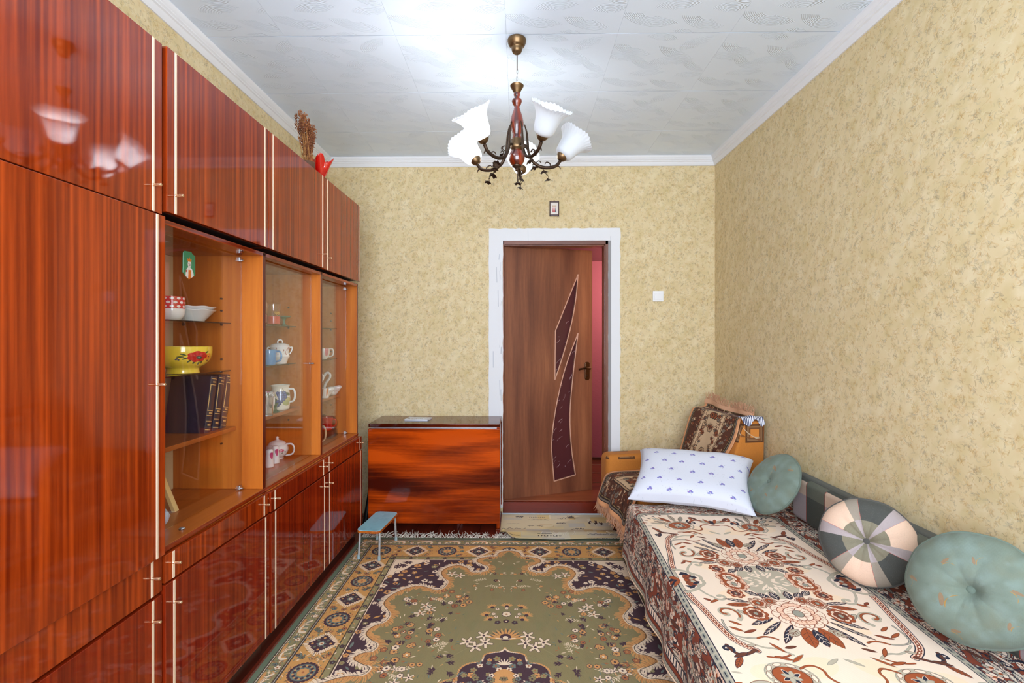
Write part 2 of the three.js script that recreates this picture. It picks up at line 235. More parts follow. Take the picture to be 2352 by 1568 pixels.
// ───────── doorway, door leaf, hall ─────────
{
  const d = structGroup('door_1'), z = RM.z0;
  const frameMat = phys({ map: tDoor, color: new THREE.Color(0.9, 0.8, 0.78), roughness: 0.45, clearcoat: 0.3 });
  part('door_frame', merge([boxGeo(OP.x0, OP.x0 + 0.010, 0.09, OP.y1, z - 0.11, z + 0.004), boxGeo(OP.x1 - 0.022, OP.x1, 0.09, OP.y1, z - 0.11, z + 0.004), boxGeo(OP.x0, OP.x1, OP.y1 - 0.030, OP.y1, z - 0.11, z + 0.004, { grain: 'x' }), boxGeo(OP.x1 - 0.028, OP.x1 - 0.020, 0.09, OP.y1 - 0.026, z - 0.11, z - 0.02), boxGeo(OP.x0, OP.x1, OP.y1 - 0.036, OP.y1 - 0.028, z - 0.11, z - 0.02)]), frameMat, d);
  part('threshold', boxGeo(OP.x0, OP.x1, 0.0, 0.092, z - 0.03, z + 0.006, { r: 0.004, grain: 'x' }), phys({ map: tFloor, roughness: 0.22, specularIntensity: 0.6 }), d);
  part('threshold_top', boxGeo(OP.x0, OP.x1, 0.07, 0.094, z - 0.3, z - 0.03, { grain: 'x' }), phys({ map: tDoor, color: new THREE.Color(1.15, 0.95, 0.85), roughness: 0.35, clearcoat: 0.4 }), d);
  part('paint_line', boxGeo(-0.15, OP.x1 + 0.08, 0.0, 0.012, z + 0.004, z + 0.014, { r: 0.002 }), std({ color: S(186, 196, 206), roughness: 0.7 }), d);
  // leaf, hinged at its left edge and swung into the hall
  const leaf = new THREE.Group(); leaf.name = 'door_leaf'; leaf.position.set(-0.111, 0.083, z - 0.05); leaf.rotation.y = 20 * RAD; d.add(leaf);
  const y0 = 0.083, spl = (pts) => new THREE.SplineCurve(pts.map(([a, b]) => V2(a, b - y0))).getPoints(16);
  const g1 = [V2(0.631, 1.849 - y0), V2(0.43, 1.389 - y0), V2(0.426, 1.000 - y0), ...spl([[0.426, 1.000], [0.505, 1.22], [0.572, 1.45], [0.612, 1.66], [0.631, 1.849]]).slice(1, -1)];
  const g2 = [...spl([[0.631, 1.372], [0.530, 1.13], [0.462, 0.90], [0.413, 0.65], [0.398, 0.45], [0.419, 0.192]]), V2(0.607, 0.226 - y0), ...spl([[0.607, 0.226], [0.572, 0.45], [0.558, 0.72], [0.585, 1.02], [0.631, 1.372]]).slice(1, -1)];
  const sh = new THREE.Shape([V2(0, 0), V2(0.76, 0), V2(0.76, 1.965), V2(0, 1.965)]); for (const h of [g1, g2]) sh.holes.push(new THREE.Path(h));
  const lg = new THREE.ExtrudeGeometry(sh, { depth: 0.036, bevelEnabled: false }); lg.translate(0, 0, -0.036);
  part('leaf_panel', metricUV(lg, 1, 'y', false), M.door, leaf);
  const tScr = canvasTex(512, 1024, (c, w, h) => { seed = 17; c.fillStyle = 'rgb(122,64,66)'; c.fillRect(0, 0, w, h); c.strokeStyle = 'rgba(240,215,215,0.8)'; c.lineCap = 'round'; for (let i = 0; i < 60; i++) { const x = rr(0, w), y = rr(0, h); c.lineWidth = rr(2, 5); c.beginPath(); c.moveTo(x, y); c.quadraticCurveTo(x + rr(5, 25), y - rr(10, 25), x + rr(20, 60), y - rr(20, 60)); c.stroke(); } for (let i = 0; i < 10; i++) { c.fillStyle = 'rgba(255,255,255,.8)'; c.beginPath(); c.arc(rr(0, w), rr(0, h), 3, 0, 7); c.fill(); } });
  const glass = phys({ map: tScr, transmission: 0.55, thickness: 0, roughness: 0.25, ior: 1.5 });
  for (const o of [g1, g2]) {
    const gg = new THREE.ExtrudeGeometry(new THREE.Shape(o), { depth: 0.004, bevelEnabled: false }); gg.translate(0, 0, -0.024);
    const p = gg.attributes.position, uv = gg.attributes.uv; for (let i = 0; i < p.count; i++) uv.setXY(i, p.getX(i) * 2, p.getY(i));
    part('door_glass', gg, glass, leaf);
    const path = new THREE.CurvePath(), q = [...o, o[0]]; for (let i = 0; i < q.length - 1; i++) if (q[i].distanceTo(q[i + 1]) > 1e-4) path.add(new THREE.LineCurve3(V3(q[i].x, q[i].y, 0), V3(q[i + 1].x, q[i + 1].y, 0)));
    const mold = []; for (let i = 0; i < q.length - 1; i++) { const a = q[i], b = q[i + 1], L = a.distanceTo(b); if (L < 1e-4) continue; const s = cyl(0.005, 0.005, L + 0.002, 6); s.rotateZ(Math.atan2(b.y - a.y, b.x - a.x) - Math.PI / 2); s.scale(1, 1, 0.8); s.translate((a.x + b.x) / 2, (a.y + b.y) / 2, 0); mold.push(s); }
    part('glazing_bead', merge(mold), phys({ color: S(206, 158, 132), roughness: 0.4 }), leaf);
  }
  const plate = new THREE.ExtrudeGeometry(roundRect(-0.019, -0.085, 0.038, 0.145, 0.016), { depth: 0.006, bevelEnabled: true, bevelSize: 0.002, bevelThickness: 0.002, bevelSegments: 2 });
  const dh = std({ color: S(92, 70, 54), metalness: 1, roughness: 0.22 });
  const hm = part('door_handle', merge([plate, (() => { const g = cyl(0.009, 0.009, 0.05, 12); g.rotateX(Math.PI / 2); g.translate(0, 0.01, 0.03); return g; })(), taperTube([[0.004, 0.01, 0.05], [-0.03, 0.013, 0.054], [-0.07, 0.010, 0.052], [-0.098, 0.004, 0.048]], 0.009, 0.007, 16, 10), (() => { const g = cyl(0.007, 0.007, 0.012, 12); g.rotateX(Math.PI / 2); g.translate(0, -0.05, 0.01); return g; })()]), dh, leaf);
  hm.position.set(0.712, 1.077 - y0, 0);
}
function roundRect(x, y, w, h, r) { const s = new THREE.Shape(); s.moveTo(x + r, y); s.lineTo(x + w - r, y); s.absarc(x + w - r, y + r, r, -Math.PI / 2, 0); s.lineTo(x + w, y + h - r); s.absarc(x + w - r, y + h - r, r, 0, Math.PI / 2); s.lineTo(x + r, y + h); s.absarc(x + r, y + h - r, r, Math.PI / 2, Math.PI); s.lineTo(x, y + r); s.absarc(x + r, y + r, r, Math.PI, Math.PI * 1.5); return s; }
{ // hall beyond the doorway
  const pink = std({ color: S(158, 84, 106), roughness: 0.85, bumpMap: pixelTex(256, 256, (u, v) => { const n = 128 + 90 * (noise(u * 60, v * 120, 60, 120, 8) - 0.5); return [n, n, n]; }, false), bumpScale: 0.002 });
  const z1 = RM.z0 - 0.12, z0 = -4.96;
  struct('wall_hall', merge([boxGeo(-1.2, 1.6, 0, 2.72, z0 - 0.15, z0, { r: 0 }), boxGeo(-1.35, -1.2, 0, 2.72, z0 - 0.15, z1, { r: 0 }), boxGeo(1.6, 1.75, 0, 2.72, z0 - 0.15, z1, { r: 0 })]), pink);
  struct('ceiling_hall', boxGeo(-1.35, 1.75, 2.72, 2.85, z0 - 0.15, z1, { r: 0 }), M.white);
  const f = struct('floor_hall', boxGeo(-1.35, 1.75, -0.1, 0.05, z0, z1, { r: 0 }), M.dark); seed = 5;
  const ph = phys({ map: tDoor, color: new THREE.Color(0.72, 0.5, 0.45), roughness: 0.4, clearcoat: 0.4 });
  for (const [a, b] of [[z1, -4.155], [-4.175, -4.455], [-4.475, -4.75], [-4.762, z0]]) part('floorboard', boxGeo(-1.2, 1.6, 0.05, 0.075, b, a, { r: 0.004, grain: 'x' }), ph, f);
  struct('baseboard_hall', boxGeo(-1.2, 1.6, 0.075, 0.10, z0, z0 + 0.02, { grain: 'x' }), M.plinth);
  struct('trim_7', boxGeo(-1.2, 1.6, 2.13, 2.17, z0, z1 - 0.02, { grain: 'x' }), M.plinth);
  const lamp = thing('added_hall_lamp', 'added round white glass lamp, out of view in the hall beyond the door', 'lamp', [1.45, 1.85, -4.3]);  // unseen lamp, added so the pink hall wall is lit
  part('globe', new THREE.SphereGeometry(0.09, 24, 16), std({ color: S(250, 240, 225), emissive: S(255, 225, 190), emissiveIntensity: 1.0, roughness: 0.4 }), lamp);
  part('bracket', boxGeo(0.05, 0.15, -0.03, 0.03, -0.03, 0.03), M.steel, lamp);
  const l = new THREE.PointLight(S(255, 228, 200), HALL); l.position.set(1.33, 1.85, -4.3); l.shadow.radius = 2; l.castShadow = true; scene.add(l);
}
{ // light switch and the little icon above the door
  const s = thing('light_switch', 'white square single rocker light switch on the wall right of the door', 'switch', [1.05, 1.648, RM.z0]);
  part('plate', boxGeo(-0.04, 0.04, -0.04, 0.04, 0, 0.009, { r: 0.004, seg: 3 }), M.plastic, s);
  part('rocker', (() => { const g = boxGeo(-0.029, 0.029, -0.027, 0.022, 0.006, 0.013, { r: 0.002 }); g.rotateX(0.05); return g; })(), M.plastic, s);
  const f = thing('picture_frame', 'tiny dark wooden framed holy picture above the doorway', 'picture', [0.269, 2.308, RM.z0]);
  const t = canvasTex(128, 192, (c) => { c.fillStyle = 'rgb(228,222,214)'; c.fillRect(0, 0, 128, 192); [[44, [176, 80, 80]], [66, [196, 60, 60]], [88, [70, 70, 80]]].forEach(([x, k]) => { c.fillStyle = rgba(k, 0.9); c.beginPath(); c.moveTo(x, 60); c.lineTo(x + 13, 155); c.lineTo(x - 13, 155); c.fill(); c.fillStyle = 'rgb(190,150,110)'; c.beginPath(); c.arc(x, 56, 9, 0, 7); c.fill(); }); });
  part('frame', merge([boxGeo(-0.036, -0.028, -0.056, 0.056, 0, 0.014), boxGeo(0.028, 0.036, -0.056, 0.056, 0, 0.014), boxGeo(-0.036, 0.036, 0.047, 0.056, 0, 0.014), boxGeo(-0.036, 0.036, -0.056, -0.043, 0, 0.014)]), phys({ color: S(64, 26, 20), roughness: 0.35, clearcoat: 0.5 }), f);
  const pg = new THREE.BoxGeometry(0.058, 0.092, 0.004); pg.translate(0, 0.002, 0.005); part('print', pg, std({ map: t, roughness: 0.4 }), f);
  part('hanger', (() => { const g = new THREE.TorusGeometry(0.005, 0.0012, 6, 16); g.translate(0, 0.059, 0.004); return g; })(), M.brass, f);
}

// ───────── wall unit of lacquered cabinets along the left wall ─────────
const BACK = -1.445, ZM = [-1.40, -1.977, -2.555, -3.135];
const pinGeo = (() => { const g = lathe([[0, 0.024], [0.0036, 0.024], [0.0044, 0.0225], [0.0044, 0.013], [0.0032, 0.011], [0.0032, 0.003], [0.005, 0.001], [0.005, 0], [0, 0]], 16); g.rotateZ(-Math.PI / 2); return g; })();
const stripe = (o, x, y0, y1, z, parent) => { const g = boxGeo(x - 0.001 - o.position.x, x + 0.0012 - o.position.x, y0 - o.position.y, y1 - o.position.y, z - 0.0045 - o.position.z, z + 0.0045 - o.position.z, { r: 0.0008 }); return part('gold_strip', g, M.gold, parent); };
const knob = (o, x, y, z, parent) => { const k = part('knob', pinGeo, M.goldPin, parent); k.position.set(x - o.position.x, y - o.position.y, z - o.position.z); return k; };
// a front (door or drawer) with gold strips near its edges and pin knobs; xf is the plane of its face
function front(o, name, xf, y0, y1, z0, z1, strips, knobs = [], t = 0.018, mat = M.sapele) {
  const d = wbox(o, name, mat, xf - t, xf, y0, y1, z0, z1, { r: 0.0015, size: 1 });
  for (const z of strips) stripe(o, xf, y0 + 0.001, y1 - 0.001, z, d);
  for (const [y, z] of knobs) knob(o, xf, y, z, d);
  return d;
}
const ES = 0.036;
{ // tall wardrobe nearest the camera
  const o = thing('wardrobe', 'tall glossy red-brown wardrobe with gold pin knobs at the left edge of the photo', 'wardrobe', [-1.25, 0, -0.947]), X = -1.072;
  for (const [a, b] of [[-0.5, -0.516], [-1.379, -1.395]]) wbox(o, 'side_panel', M.sapele, BACK, X, 0.08, 1.69, b, a);
  wbox(o, 'top_panel', M.inner, BACK, X, 1.672, 1.69, -1.379, -0.516, { grain: 'z' }); wbox(o, 'bottom_panel', M.inner, BACK, X, 0.08, 0.098, -1.379, -0.516, { grain: 'z' }); wbox(o, 'back_panel', M.cream, BACK, BACK + 0.006, 0.09, 1.68, -1.38, -0.515); wbox(o, 'plinth', M.plinth, BACK + 0.02, -1.09, 0, 0.085, -1.39, -0.51, { grain: 'z' });
  front(o, 'door', -1.043, 0.693, 1.690, -0.8985, -1.3935, [-0.934, -1.361], [[1.197, -1.361]]); front(o, 'door', -1.043, 0.693, 1.690, -0.502, -0.8955, [-0.86, -0.536], [[1.197, -0.86]]);
  front(o, 'drawer', -1.053, 0.585, 0.690, -0.502, -1.3935, [-0.536, -1.355], [[0.640, -1.355], [0.640, -0.536]]);
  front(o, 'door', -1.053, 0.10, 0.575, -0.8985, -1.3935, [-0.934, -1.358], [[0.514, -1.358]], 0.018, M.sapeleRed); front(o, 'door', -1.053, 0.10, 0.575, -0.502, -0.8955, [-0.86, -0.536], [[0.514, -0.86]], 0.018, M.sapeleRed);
}
const topLabel = ['glossy red-brown top cupboard over the tall wardrobe, reflecting the chandelier', 'glossy top cupboard beside the wardrobe one, with a knob on its near strip', 'third top cupboard from the left, under the dried flowers and red vase', 'top cupboard at the far end of the row next to the wallpaper'];
for (let i = 0; i < 4; i++) {
  const a = i ? ZM[i - 1] - 0.002 : -0.5, b = i ? ZM[i] + 0.001 : -1.395, y0 = i ? 1.707 : 1.695, xf = i ? -1.045 : -1.053, X = xf - 0.019;
  const o = thing('top_cabinet', topLabel[i], 'cupboard', [-1.25, y0, (a + b) / 2], 0);
  wbox(o, 'side_panel', M.sapele, BACK, X, y0, 2.199, a - 0.016, a); wbox(o, 'side_panel', M.sapele, BACK, X, y0, 2.199, b, b + 0.016);
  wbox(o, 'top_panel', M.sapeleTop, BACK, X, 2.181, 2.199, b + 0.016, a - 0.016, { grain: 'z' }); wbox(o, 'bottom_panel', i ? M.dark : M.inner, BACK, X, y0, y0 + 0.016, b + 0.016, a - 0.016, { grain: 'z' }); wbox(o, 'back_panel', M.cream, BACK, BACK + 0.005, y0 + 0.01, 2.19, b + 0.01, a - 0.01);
  if (!i) { front(o, 'door', xf, y0 + 0.001, 2.199, -0.8985, b + 0.001, [-0.934, -1.359], [[1.773, -1.359]]); front(o, 'door', xf, y0 + 0.001, 2.199, a - 0.001, -0.8955, [-0.86, -0.536], [[1.773, -0.86]]); }
  else front(o, 'door', xf, y0 - (i === 3 ? 0.004 : 0), 2.199, a - 0.001, b + 0.001, [a - ES, b + ES * 0.75], i === 2 ? [[1.78, b + ES * 0.75]] : [[i === 1 ? 1.765 : 1.77, a - ES]]);
}
// glazed display cabinets, and the drawer and door units that carry them
const glassX = [-1.150, -1.113, -1.136], caseLabel = ['open-looking glazed display case with yellow bowl and dark blue books', 'middle glazed display case with blue mug, grape jug and teapot', 'far glazed display case with swan figurines and red cup'];
const baseLabel = ['lower cabinet with drawer under the case of books, nearest of the three', 'middle lower cabinet under the teapot case, with a drawer holding two knobs', 'far lower cabinet beside the blue footstool, under the swan case'];
const XF = -1.062, SH = [1.395, 1.20, 0.966];
for (let i = 0; i < 3; i++) {
  const a = ZM[i], b = ZM[i + 1], o = thing('display_cabinet', caseLabel[i], 'display cabinet', [-1.25, 0.688, (a + b) / 2]);
  const pa = a - 0.010, pb = b + 0.010;
  for (const [z0, z1] of [[a, pa], [pb, b]]) { const s = wbox(o, 'side_panel', M.inner, BACK, XF - 0.0015, 0.704, 1.688, z1, z0); part('front_edge', boxGeo(XF - 0.002 - o.position.x, XF - o.position.x, 0.016, 1.0, Math.min(z0, z1) - o.position.z, Math.max(z0, z1) - o.position.z, { r: 0.0006 }), M.edge, s); }
  wbox(o, 'bottom_panel', M.ledge, BACK, XF - 0.0015, 0.688, 0.704, b, a, { grain: 'z' }); wbox(o, 'front_rail', M.sapele, XF - 0.002, XF + 0.003, 0.689, 0.704, b, a, { grain: 'z' });
  wbox(o, 'top_panel', M.sapele, BACK, XF, 1.672, 1.688, b, a, { grain: 'z' });
  wbox(o, 'back_panel', i === 0 ? M.cream : M.inner, BACK, BACK + 0.006, 0.704, 1.672, pb, pa);
  wbox(o, 'wood_shelf', M.ledge, BACK + 0.006, -1.175, SH[2] - 0.017, SH[2], pb, pa, { grain: 'z' });
  for (const k of [0, 1]) wbox(o, 'glass_shelf', M.shelfGlass, BACK + 0.008, -1.195, SH[k] - 0.005, SH[k], pb + 0.002, pa - 0.002, { r: 0.0008 });
  const pegs = []; for (const x of [-1.235, -1.395]) for (const y of [1.495, 1.445, 1.391, 1.244, 1.196, 0.99, 0.893]) { const g = cyl(0.0042, 0.0042, 0.008, 10); g.rotateX(Math.PI / 2); g.translate(x - o.position.x, y - 0.688 - (y === 1.391 || y === 1.196 ? 0.0045 : 0), pb + 0.002 - o.position.z); pegs.push(g); }
  pegs.forEach((g) => part('shelf_peg', g, M.black, o));
  const gx = glassX[i], pane = wbox(o, 'glass_pane', M.pane, gx - 0.002, gx + 0.002, 0.707, 1.668, pb + 0.004, pa - 0.003, { r: 0 });
  const clips = i === 1 ? [] : [[1.655, pb + 0.018], [0.715, pb + 0.018]];
  for (const [y, z] of clips) { const g = merge([boxGeo(-0.006, 0.008, -0.012, 0.012, -0.010, 0.010, { r: 0.002 }), (() => { const q = cyl(0.005, 0.005, 0.016, 12); q.rotateZ(Math.PI / 2); q.translate(0.010, -0.004, -0.004); return q; })()]); g.scale(0.75, 0.75, 0.75); const m = part('hinge_clip', g, M.steel, o); m.position.set(gx - o.position.x, y - 0.688, z - o.position.z); }
  if (i === 0) { const g = lathe([[0, 0.007], [0.006, 0.0062], [0.009, 0.004], [0.010, 0], [0, 0]], 20), m = part('magnet_stud', g, M.steel, o); m.position.set(-1.105 - o.position.x, 0.016, -1.55 - o.position.z); }
  if (i === 1) { const k = part('pane_knob', pinGeo, M.steel, o); k.position.set(gx + 0.002 - o.position.x, 1.198 - 0.688, pb + 0.03 - o.position.z); }
  // base unit
  const c = thing('base_cabinet', baseLabel[i], 'cabinet', [-1.25, 0, (a + b) / 2], i === 0 ? -0.85 * RAD : 0), xf = i === 0 ? -1.0445 : -1.036, X = xf - 0.02;
  const A = a - 0.001, B = b + 0.001;
  for (const [z0, z1] of [[A, A - 0.015], [B + 0.015, B]]) wbox(c, 'side_panel', M.sapele, BACK + 0.01, X, 0.08, 0.687, z1, z0);
  wbox(c, 'top_panel', M.inner, BACK + 0.01, X, 0.672, 0.687, B + 0.015, A - 0.015, { grain: 'z' }); wbox(c, 'bottom_panel', M.dark, BACK + 0.01, X, 0.08, 0.096, B + 0.015, A - 0.015, { grain: 'z' }); wbox(c, 'plinth', M.plinth, BACK + 0.03, -1.078, 0, 0.08, B + 0.002, A - 0.002, { grain: 'z' }); wbox(c, 'back_panel', M.cream, BACK + 0.01, BACK + 0.016, 0.09, 0.68, B + 0.015, A - 0.015);
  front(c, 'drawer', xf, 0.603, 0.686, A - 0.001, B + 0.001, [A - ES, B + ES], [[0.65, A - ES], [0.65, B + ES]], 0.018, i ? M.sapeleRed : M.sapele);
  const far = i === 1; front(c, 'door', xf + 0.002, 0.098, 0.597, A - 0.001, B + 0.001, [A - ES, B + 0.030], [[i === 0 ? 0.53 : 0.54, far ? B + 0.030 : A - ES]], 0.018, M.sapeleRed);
}

// ───────── what stands in the display cases ─────────
const put = (m, x, y, z, ry = 0) => { m.position.set(x, y, z); m.rotation.y = ry; return m; };
const cupHandle = (r, x0, y, h, out, t = 0.0045) => tube([[x0 - 0.002, y + h / 2, 0], [x0 + out * 0.7, y + h * 0.48, 0], [x0 + out, y + h * 0.1, 0], [x0 + out * 0.75, y - h * 0.35, 0], [x0 - 0.004, y - h * 0.5, 0]], t, 20, 8);
const cupProfile = (r, h, t = 0.003, foot = 0.6, belly = 1) => [[0, 0.002], [r * foot, 0], [r * foot, 0.003], [r * lerp(foot, 1, 0.6) * belly, h * 0.22], [r * belly, h * 0.55], [r, h - 0.002], [r - t * 0.5, h], [r - t, h - 0.002], [r * belly - t, h * 0.55], [r * 0.6, h * 0.12], [0, h * 0.08]];
{ // case 1
  const S1 = SH[0], S2 = SH[1];
  const tDots = canvasTex(512, 256, (g) => { g.fillStyle = 'rgb(240,238,234)'; g.fillRect(0, 0, 512, 256); g.fillStyle = 'rgb(206,26,30)'; g.fillRect(0, 0, 512, 128); g.fillStyle = 'rgb(245,240,236)'; for (let i = 0; i < 12; i++) for (let j = 0; j < 3; j++) { g.beginPath(); g.arc(i * 42.67 + (j % 2) * 21, 22 + j * 42, 13, 0, 7); g.fill(); } });
  const mg = thing('mug', 'white mug with a red polka-dotted upper half on the top glass shelf', 'mug', [-1.275, S1, -1.735]);
  part('cup', (() => { const r = 0.042, h = 0.088; return lathe([[0, 0], [r * 0.5, 0], [r * 0.72, 0.006], [r * 0.94, 0.022], [r, 0.04], [r, h], [r - 0.0028, h], [r - 0.003, 0.04], [r * 0.7, 0.012], [0, 0.008]], 40); })(), phys({ map: tDots, roughness: 0.2, clearcoat: 1 }), mg).geometry.attributes.uv.needsUpdate = true;
  { const g = mg.children[0].geometry, p = g.attributes.position, u = g.attributes.uv; for (let i = 0; i < p.count; i++) u.setY(i, clamp(p.getY(i) / 0.088, 0.01, 0.99)); }
  part('handle', cupHandle(0.042, 0.041, 0.045, 0.055, 0.026), M.china, mg); mg.rotation.y = 2.2;
  const salad = (y, n) => { const o = thing('salad_bowl', n ? 'upper of two stacked white scalloped salad bowls beside the polka-dot mug' : 'lower of two stacked white scalloped salad bowls beside the polka-dot mug', 'bowl', [-1.292, y, -1.868], 0.3, 'white scalloped bowls');
    const g = lathe([[0, 0.002], [0.040, 0], [0.042, 0.003], [0.060, 0.024], [0.074, 0.040], [0.082, 0.046], [0.0825, 0.048], [0.080, 0.048], [0.071, 0.042], [0.057, 0.027], [0.038, 0.006], [0, 0.005]], 72), p = g.attributes.position;
    for (let i = 0; i < p.count; i++) { const x = p.getX(i), z = p.getZ(i), r = Math.hypot(x, z), w = smooth(r, 0.06, 0.082), a = Math.atan2(z, x), k = 1 + 0.012 * w * Math.cos(a * 8); p.setXYZ(i, x * k, p.getY(i) + 0.0014 * w * Math.cos(a * 8), z * k); } g.computeVertexNormals(); part('bowl', g, M.china, o); return o; };
  salad(S1, 0); salad(S1 + 0.0125, 1);
  // yellow bowl with a poppy
  const tPoppy = canvasTex(1024, 256, (g, w, h) => { g.fillStyle = 'rgb(236,204,62)'; g.fillRect(0, 0, w, h); const cx = 350, cy = 105;
    g.fillStyle = 'rgb(40,84,50)'; for (const [x, y, a] of [[265, 80, 0.5], [275, 125, 2.6], [300, 155, 2.2], [330, 170, 1.6], [385, 170, 1.2], [410, 60, -0.9], [430, 150, 0.5], [250, 105, 0], [368, 182, 1.5]]) { g.save(); g.translate(x, y); g.rotate(a); g.beginPath(); g.ellipse(0, 0, 20, 7, 0, 0, 7); g.fill(); g.restore(); }
    g.fillStyle = 'rgb(60,66,110)'; for (const [x, y] of [[232, 118], [226, 134], [240, 138]]) { g.beginPath(); g.arc(x, y, 7, 0, 7); g.fill(); }
    g.fillStyle = 'rgb(228,140,30)'; for (let k = 0; k < 6; k++) { g.beginPath(); g.arc(432 + 16 * Math.cos(k), 112 + 26 * Math.sin(k), 17, 0, 7); g.fill(); } g.fillStyle = 'rgb(120,50,20)'; g.beginPath(); g.arc(434, 112, 9, 0, 7); g.fill();
    g.fillStyle = 'rgb(200,26,18)'; for (let k = 0; k < 7; k++) { g.beginPath(); g.ellipse(cx + 34 * Math.cos(k * 0.9), cy + 30 * Math.sin(k * 0.9), 34, 28, k, 0, 7); g.fill(); } g.strokeStyle = 'rgb(130,10,10)'; g.lineWidth = 3; for (let k = 0; k < 7; k++) { g.beginPath(); g.moveTo(cx, cy); g.lineTo(cx + 55 * Math.cos(k * 0.9 + 0.4), cy + 48 * Math.sin(k * 0.9 + 0.4)); g.stroke(); }
    g.fillStyle = 'rgb(40,70,60)'; g.beginPath(); g.ellipse(cx + 8, cy + 12, 20, 15, 0.3, 0, 7); g.fill(); g.fillStyle = 'rgb(120,150,120)'; g.beginPath(); g.ellipse(cx + 8, cy + 12, 10, 7, 0.3, 0, 7); g.fill(); });
  const bo = thing('mixing_bowl', 'yellow footed bowl painted with a red poppy on the second glass shelf', 'bowl', [-1.255, S2, -1.765]);
  const bg = smoothLathe([[0, 0.004], [0.050, 0.001], [0.053, 0.004], [0.052, 0.013], [0.055, 0.021], [0.072, 0.032], [0.087, 0.05], [0.094, 0.075], [0.0945, 0.098], [0.0925, 0.099], [0.0905, 0.098], [0.089, 0.075], [0.080, 0.05], [0.055, 0.028], [0, 0.02]], 70, 64);
  { const p = bg.attributes.position, u = bg.attributes.uv; for (let i = 0; i < p.count; i++) { const a = Math.atan2(p.getX(i), p.getZ(i)); u.setXY(i, (a / (2 * Math.PI) + 1.16) % 1, clamp((p.getY(i) - 0.015) / 0.083, 0.01, 0.99)); } }
  part('bowl', bg, phys({ map: tPoppy, roughness: 0.15, clearcoat: 1, clearcoatRoughness: 0.03 }), bo);
  // books
  const tSpine = canvasTex(128, 1024, (g) => { g.fillStyle = 'rgb(34,40,56)'; g.fillRect(0, 0, 128, 1024); g.fillStyle = 'rgb(206,170,104)'; for (const [y, h] of [[40, 12], [90, 26], [148, 14], [610, 16], [650, 24], [700, 12], [800, 10], [860, 26], [950, 14]]) g.fillRect(h > 20 ? 38 : 14, y, h > 20 ? 52 : 100, h); g.fillRect(14, 148, 9, 470); g.fillStyle = 'rgb(34,40,56)'; for (let i = 0; i < 12; i++) g.fillRect(30 + i * 9, 86, 3, 34); });
  const cover = phys({ color: S(14, 25, 46), roughness: 0.38, clearcoat: 0.25, clearcoatRoughness: 0.3, bumpMap: pixelTex(128, 128, (u, v) => { const n = 255 * noise(u * 64, v * 64, 64, 64, 3); return [n, n, n]; }, false), bumpScale: 0.0005 }), spineM = phys({ map: tSpine, roughness: 0.35, clearcoat: 0.4, clearcoatRoughness: 0.2 }), paper = std({ color: S(214, 204, 182), roughness: 0.9 });
  const bookL = ['dark blue gilt-lined volume nearest the camera, its whole front cover showing', 'dark blue gilt-lined volume in the middle of the three spines', 'dark blue gilt-lined volume farthest back, leaning on the other two'];
  [[-1.808, 0.040], [-1.856, 0.040], [-1.906, 0.038]].forEach(([z, t], k) => {
    const o = thing('book', bookL[k], 'book', [-1.2, SH[2], z], 0.02, 'dark blue reference books'), w = 0.16, h = 0.222; o.rotation.x = -0.20 - k * 0.012;
    part('front_cover', boxGeo(-w, -0.004, 0.0, h, -0.0028, 0, { r: 0.001 }), cover, o); part('back_cover', boxGeo(-w, -0.004, 0.0, h, -t, -t + 0.0028, { r: 0.001 }), cover, o); part('page_block', boxGeo(-w + 0.006, -0.004, 0.003, h - 0.003, -t + 0.003, -0.003, { r: 0 }), paper, o);
    const sp = sheet((s, q) => { const a = (s - 0.5) * Math.PI * 0.8; return [-0.006 + 0.009 * Math.cos(a) - 0.003, q * h, -t / 2 - (t / 2) * Math.sin(a) / Math.sin(Math.PI * 0.4)]; }, 12, 2, 0.002); part('spine', sp, spineM, o);
  });
  const pl = thing('wooden_slat', 'pale bare wooden slat leaning at the bottom of the book case', 'slat', [-1.236, 0.705, -1.70]); part('slat_body', (() => { const g = boxGeo(-0.014, 0, 0, 0.17, -0.02, 0, { r: 0.0015 }); g.rotateZ(0.40); return g; })(), std({ color: S(232, 200, 134), roughness: 0.7 }), pl);
  const cr = new THREE.IcosahedronGeometry(0.022, 4), cp = cr.attributes.position; for (let i = 0; i < cp.count; i++) { const v = V3().fromBufferAttribute(cp, i), n = noise(v.x * 90 + 20, v.y * 90 + 20, 99, 99, 4) + noise(v.z * 90 + 20, v.x * 120 + 20, 99, 99, 5); v.multiplyScalar(0.6 + 0.5 * n).multiply(V3(0.8, 1.2, 1)); cp.setXYZ(i, v.x, v.y, v.z); } cr.computeVertexNormals();
  put(single('crumpled_wrapper', cr, std({ color: S(190, 206, 224), roughness: 0.35 }), 'crumpled pale blue wrapper on the floor of the book case', 'wrapper'), -1.19, 0.732, -1.575);
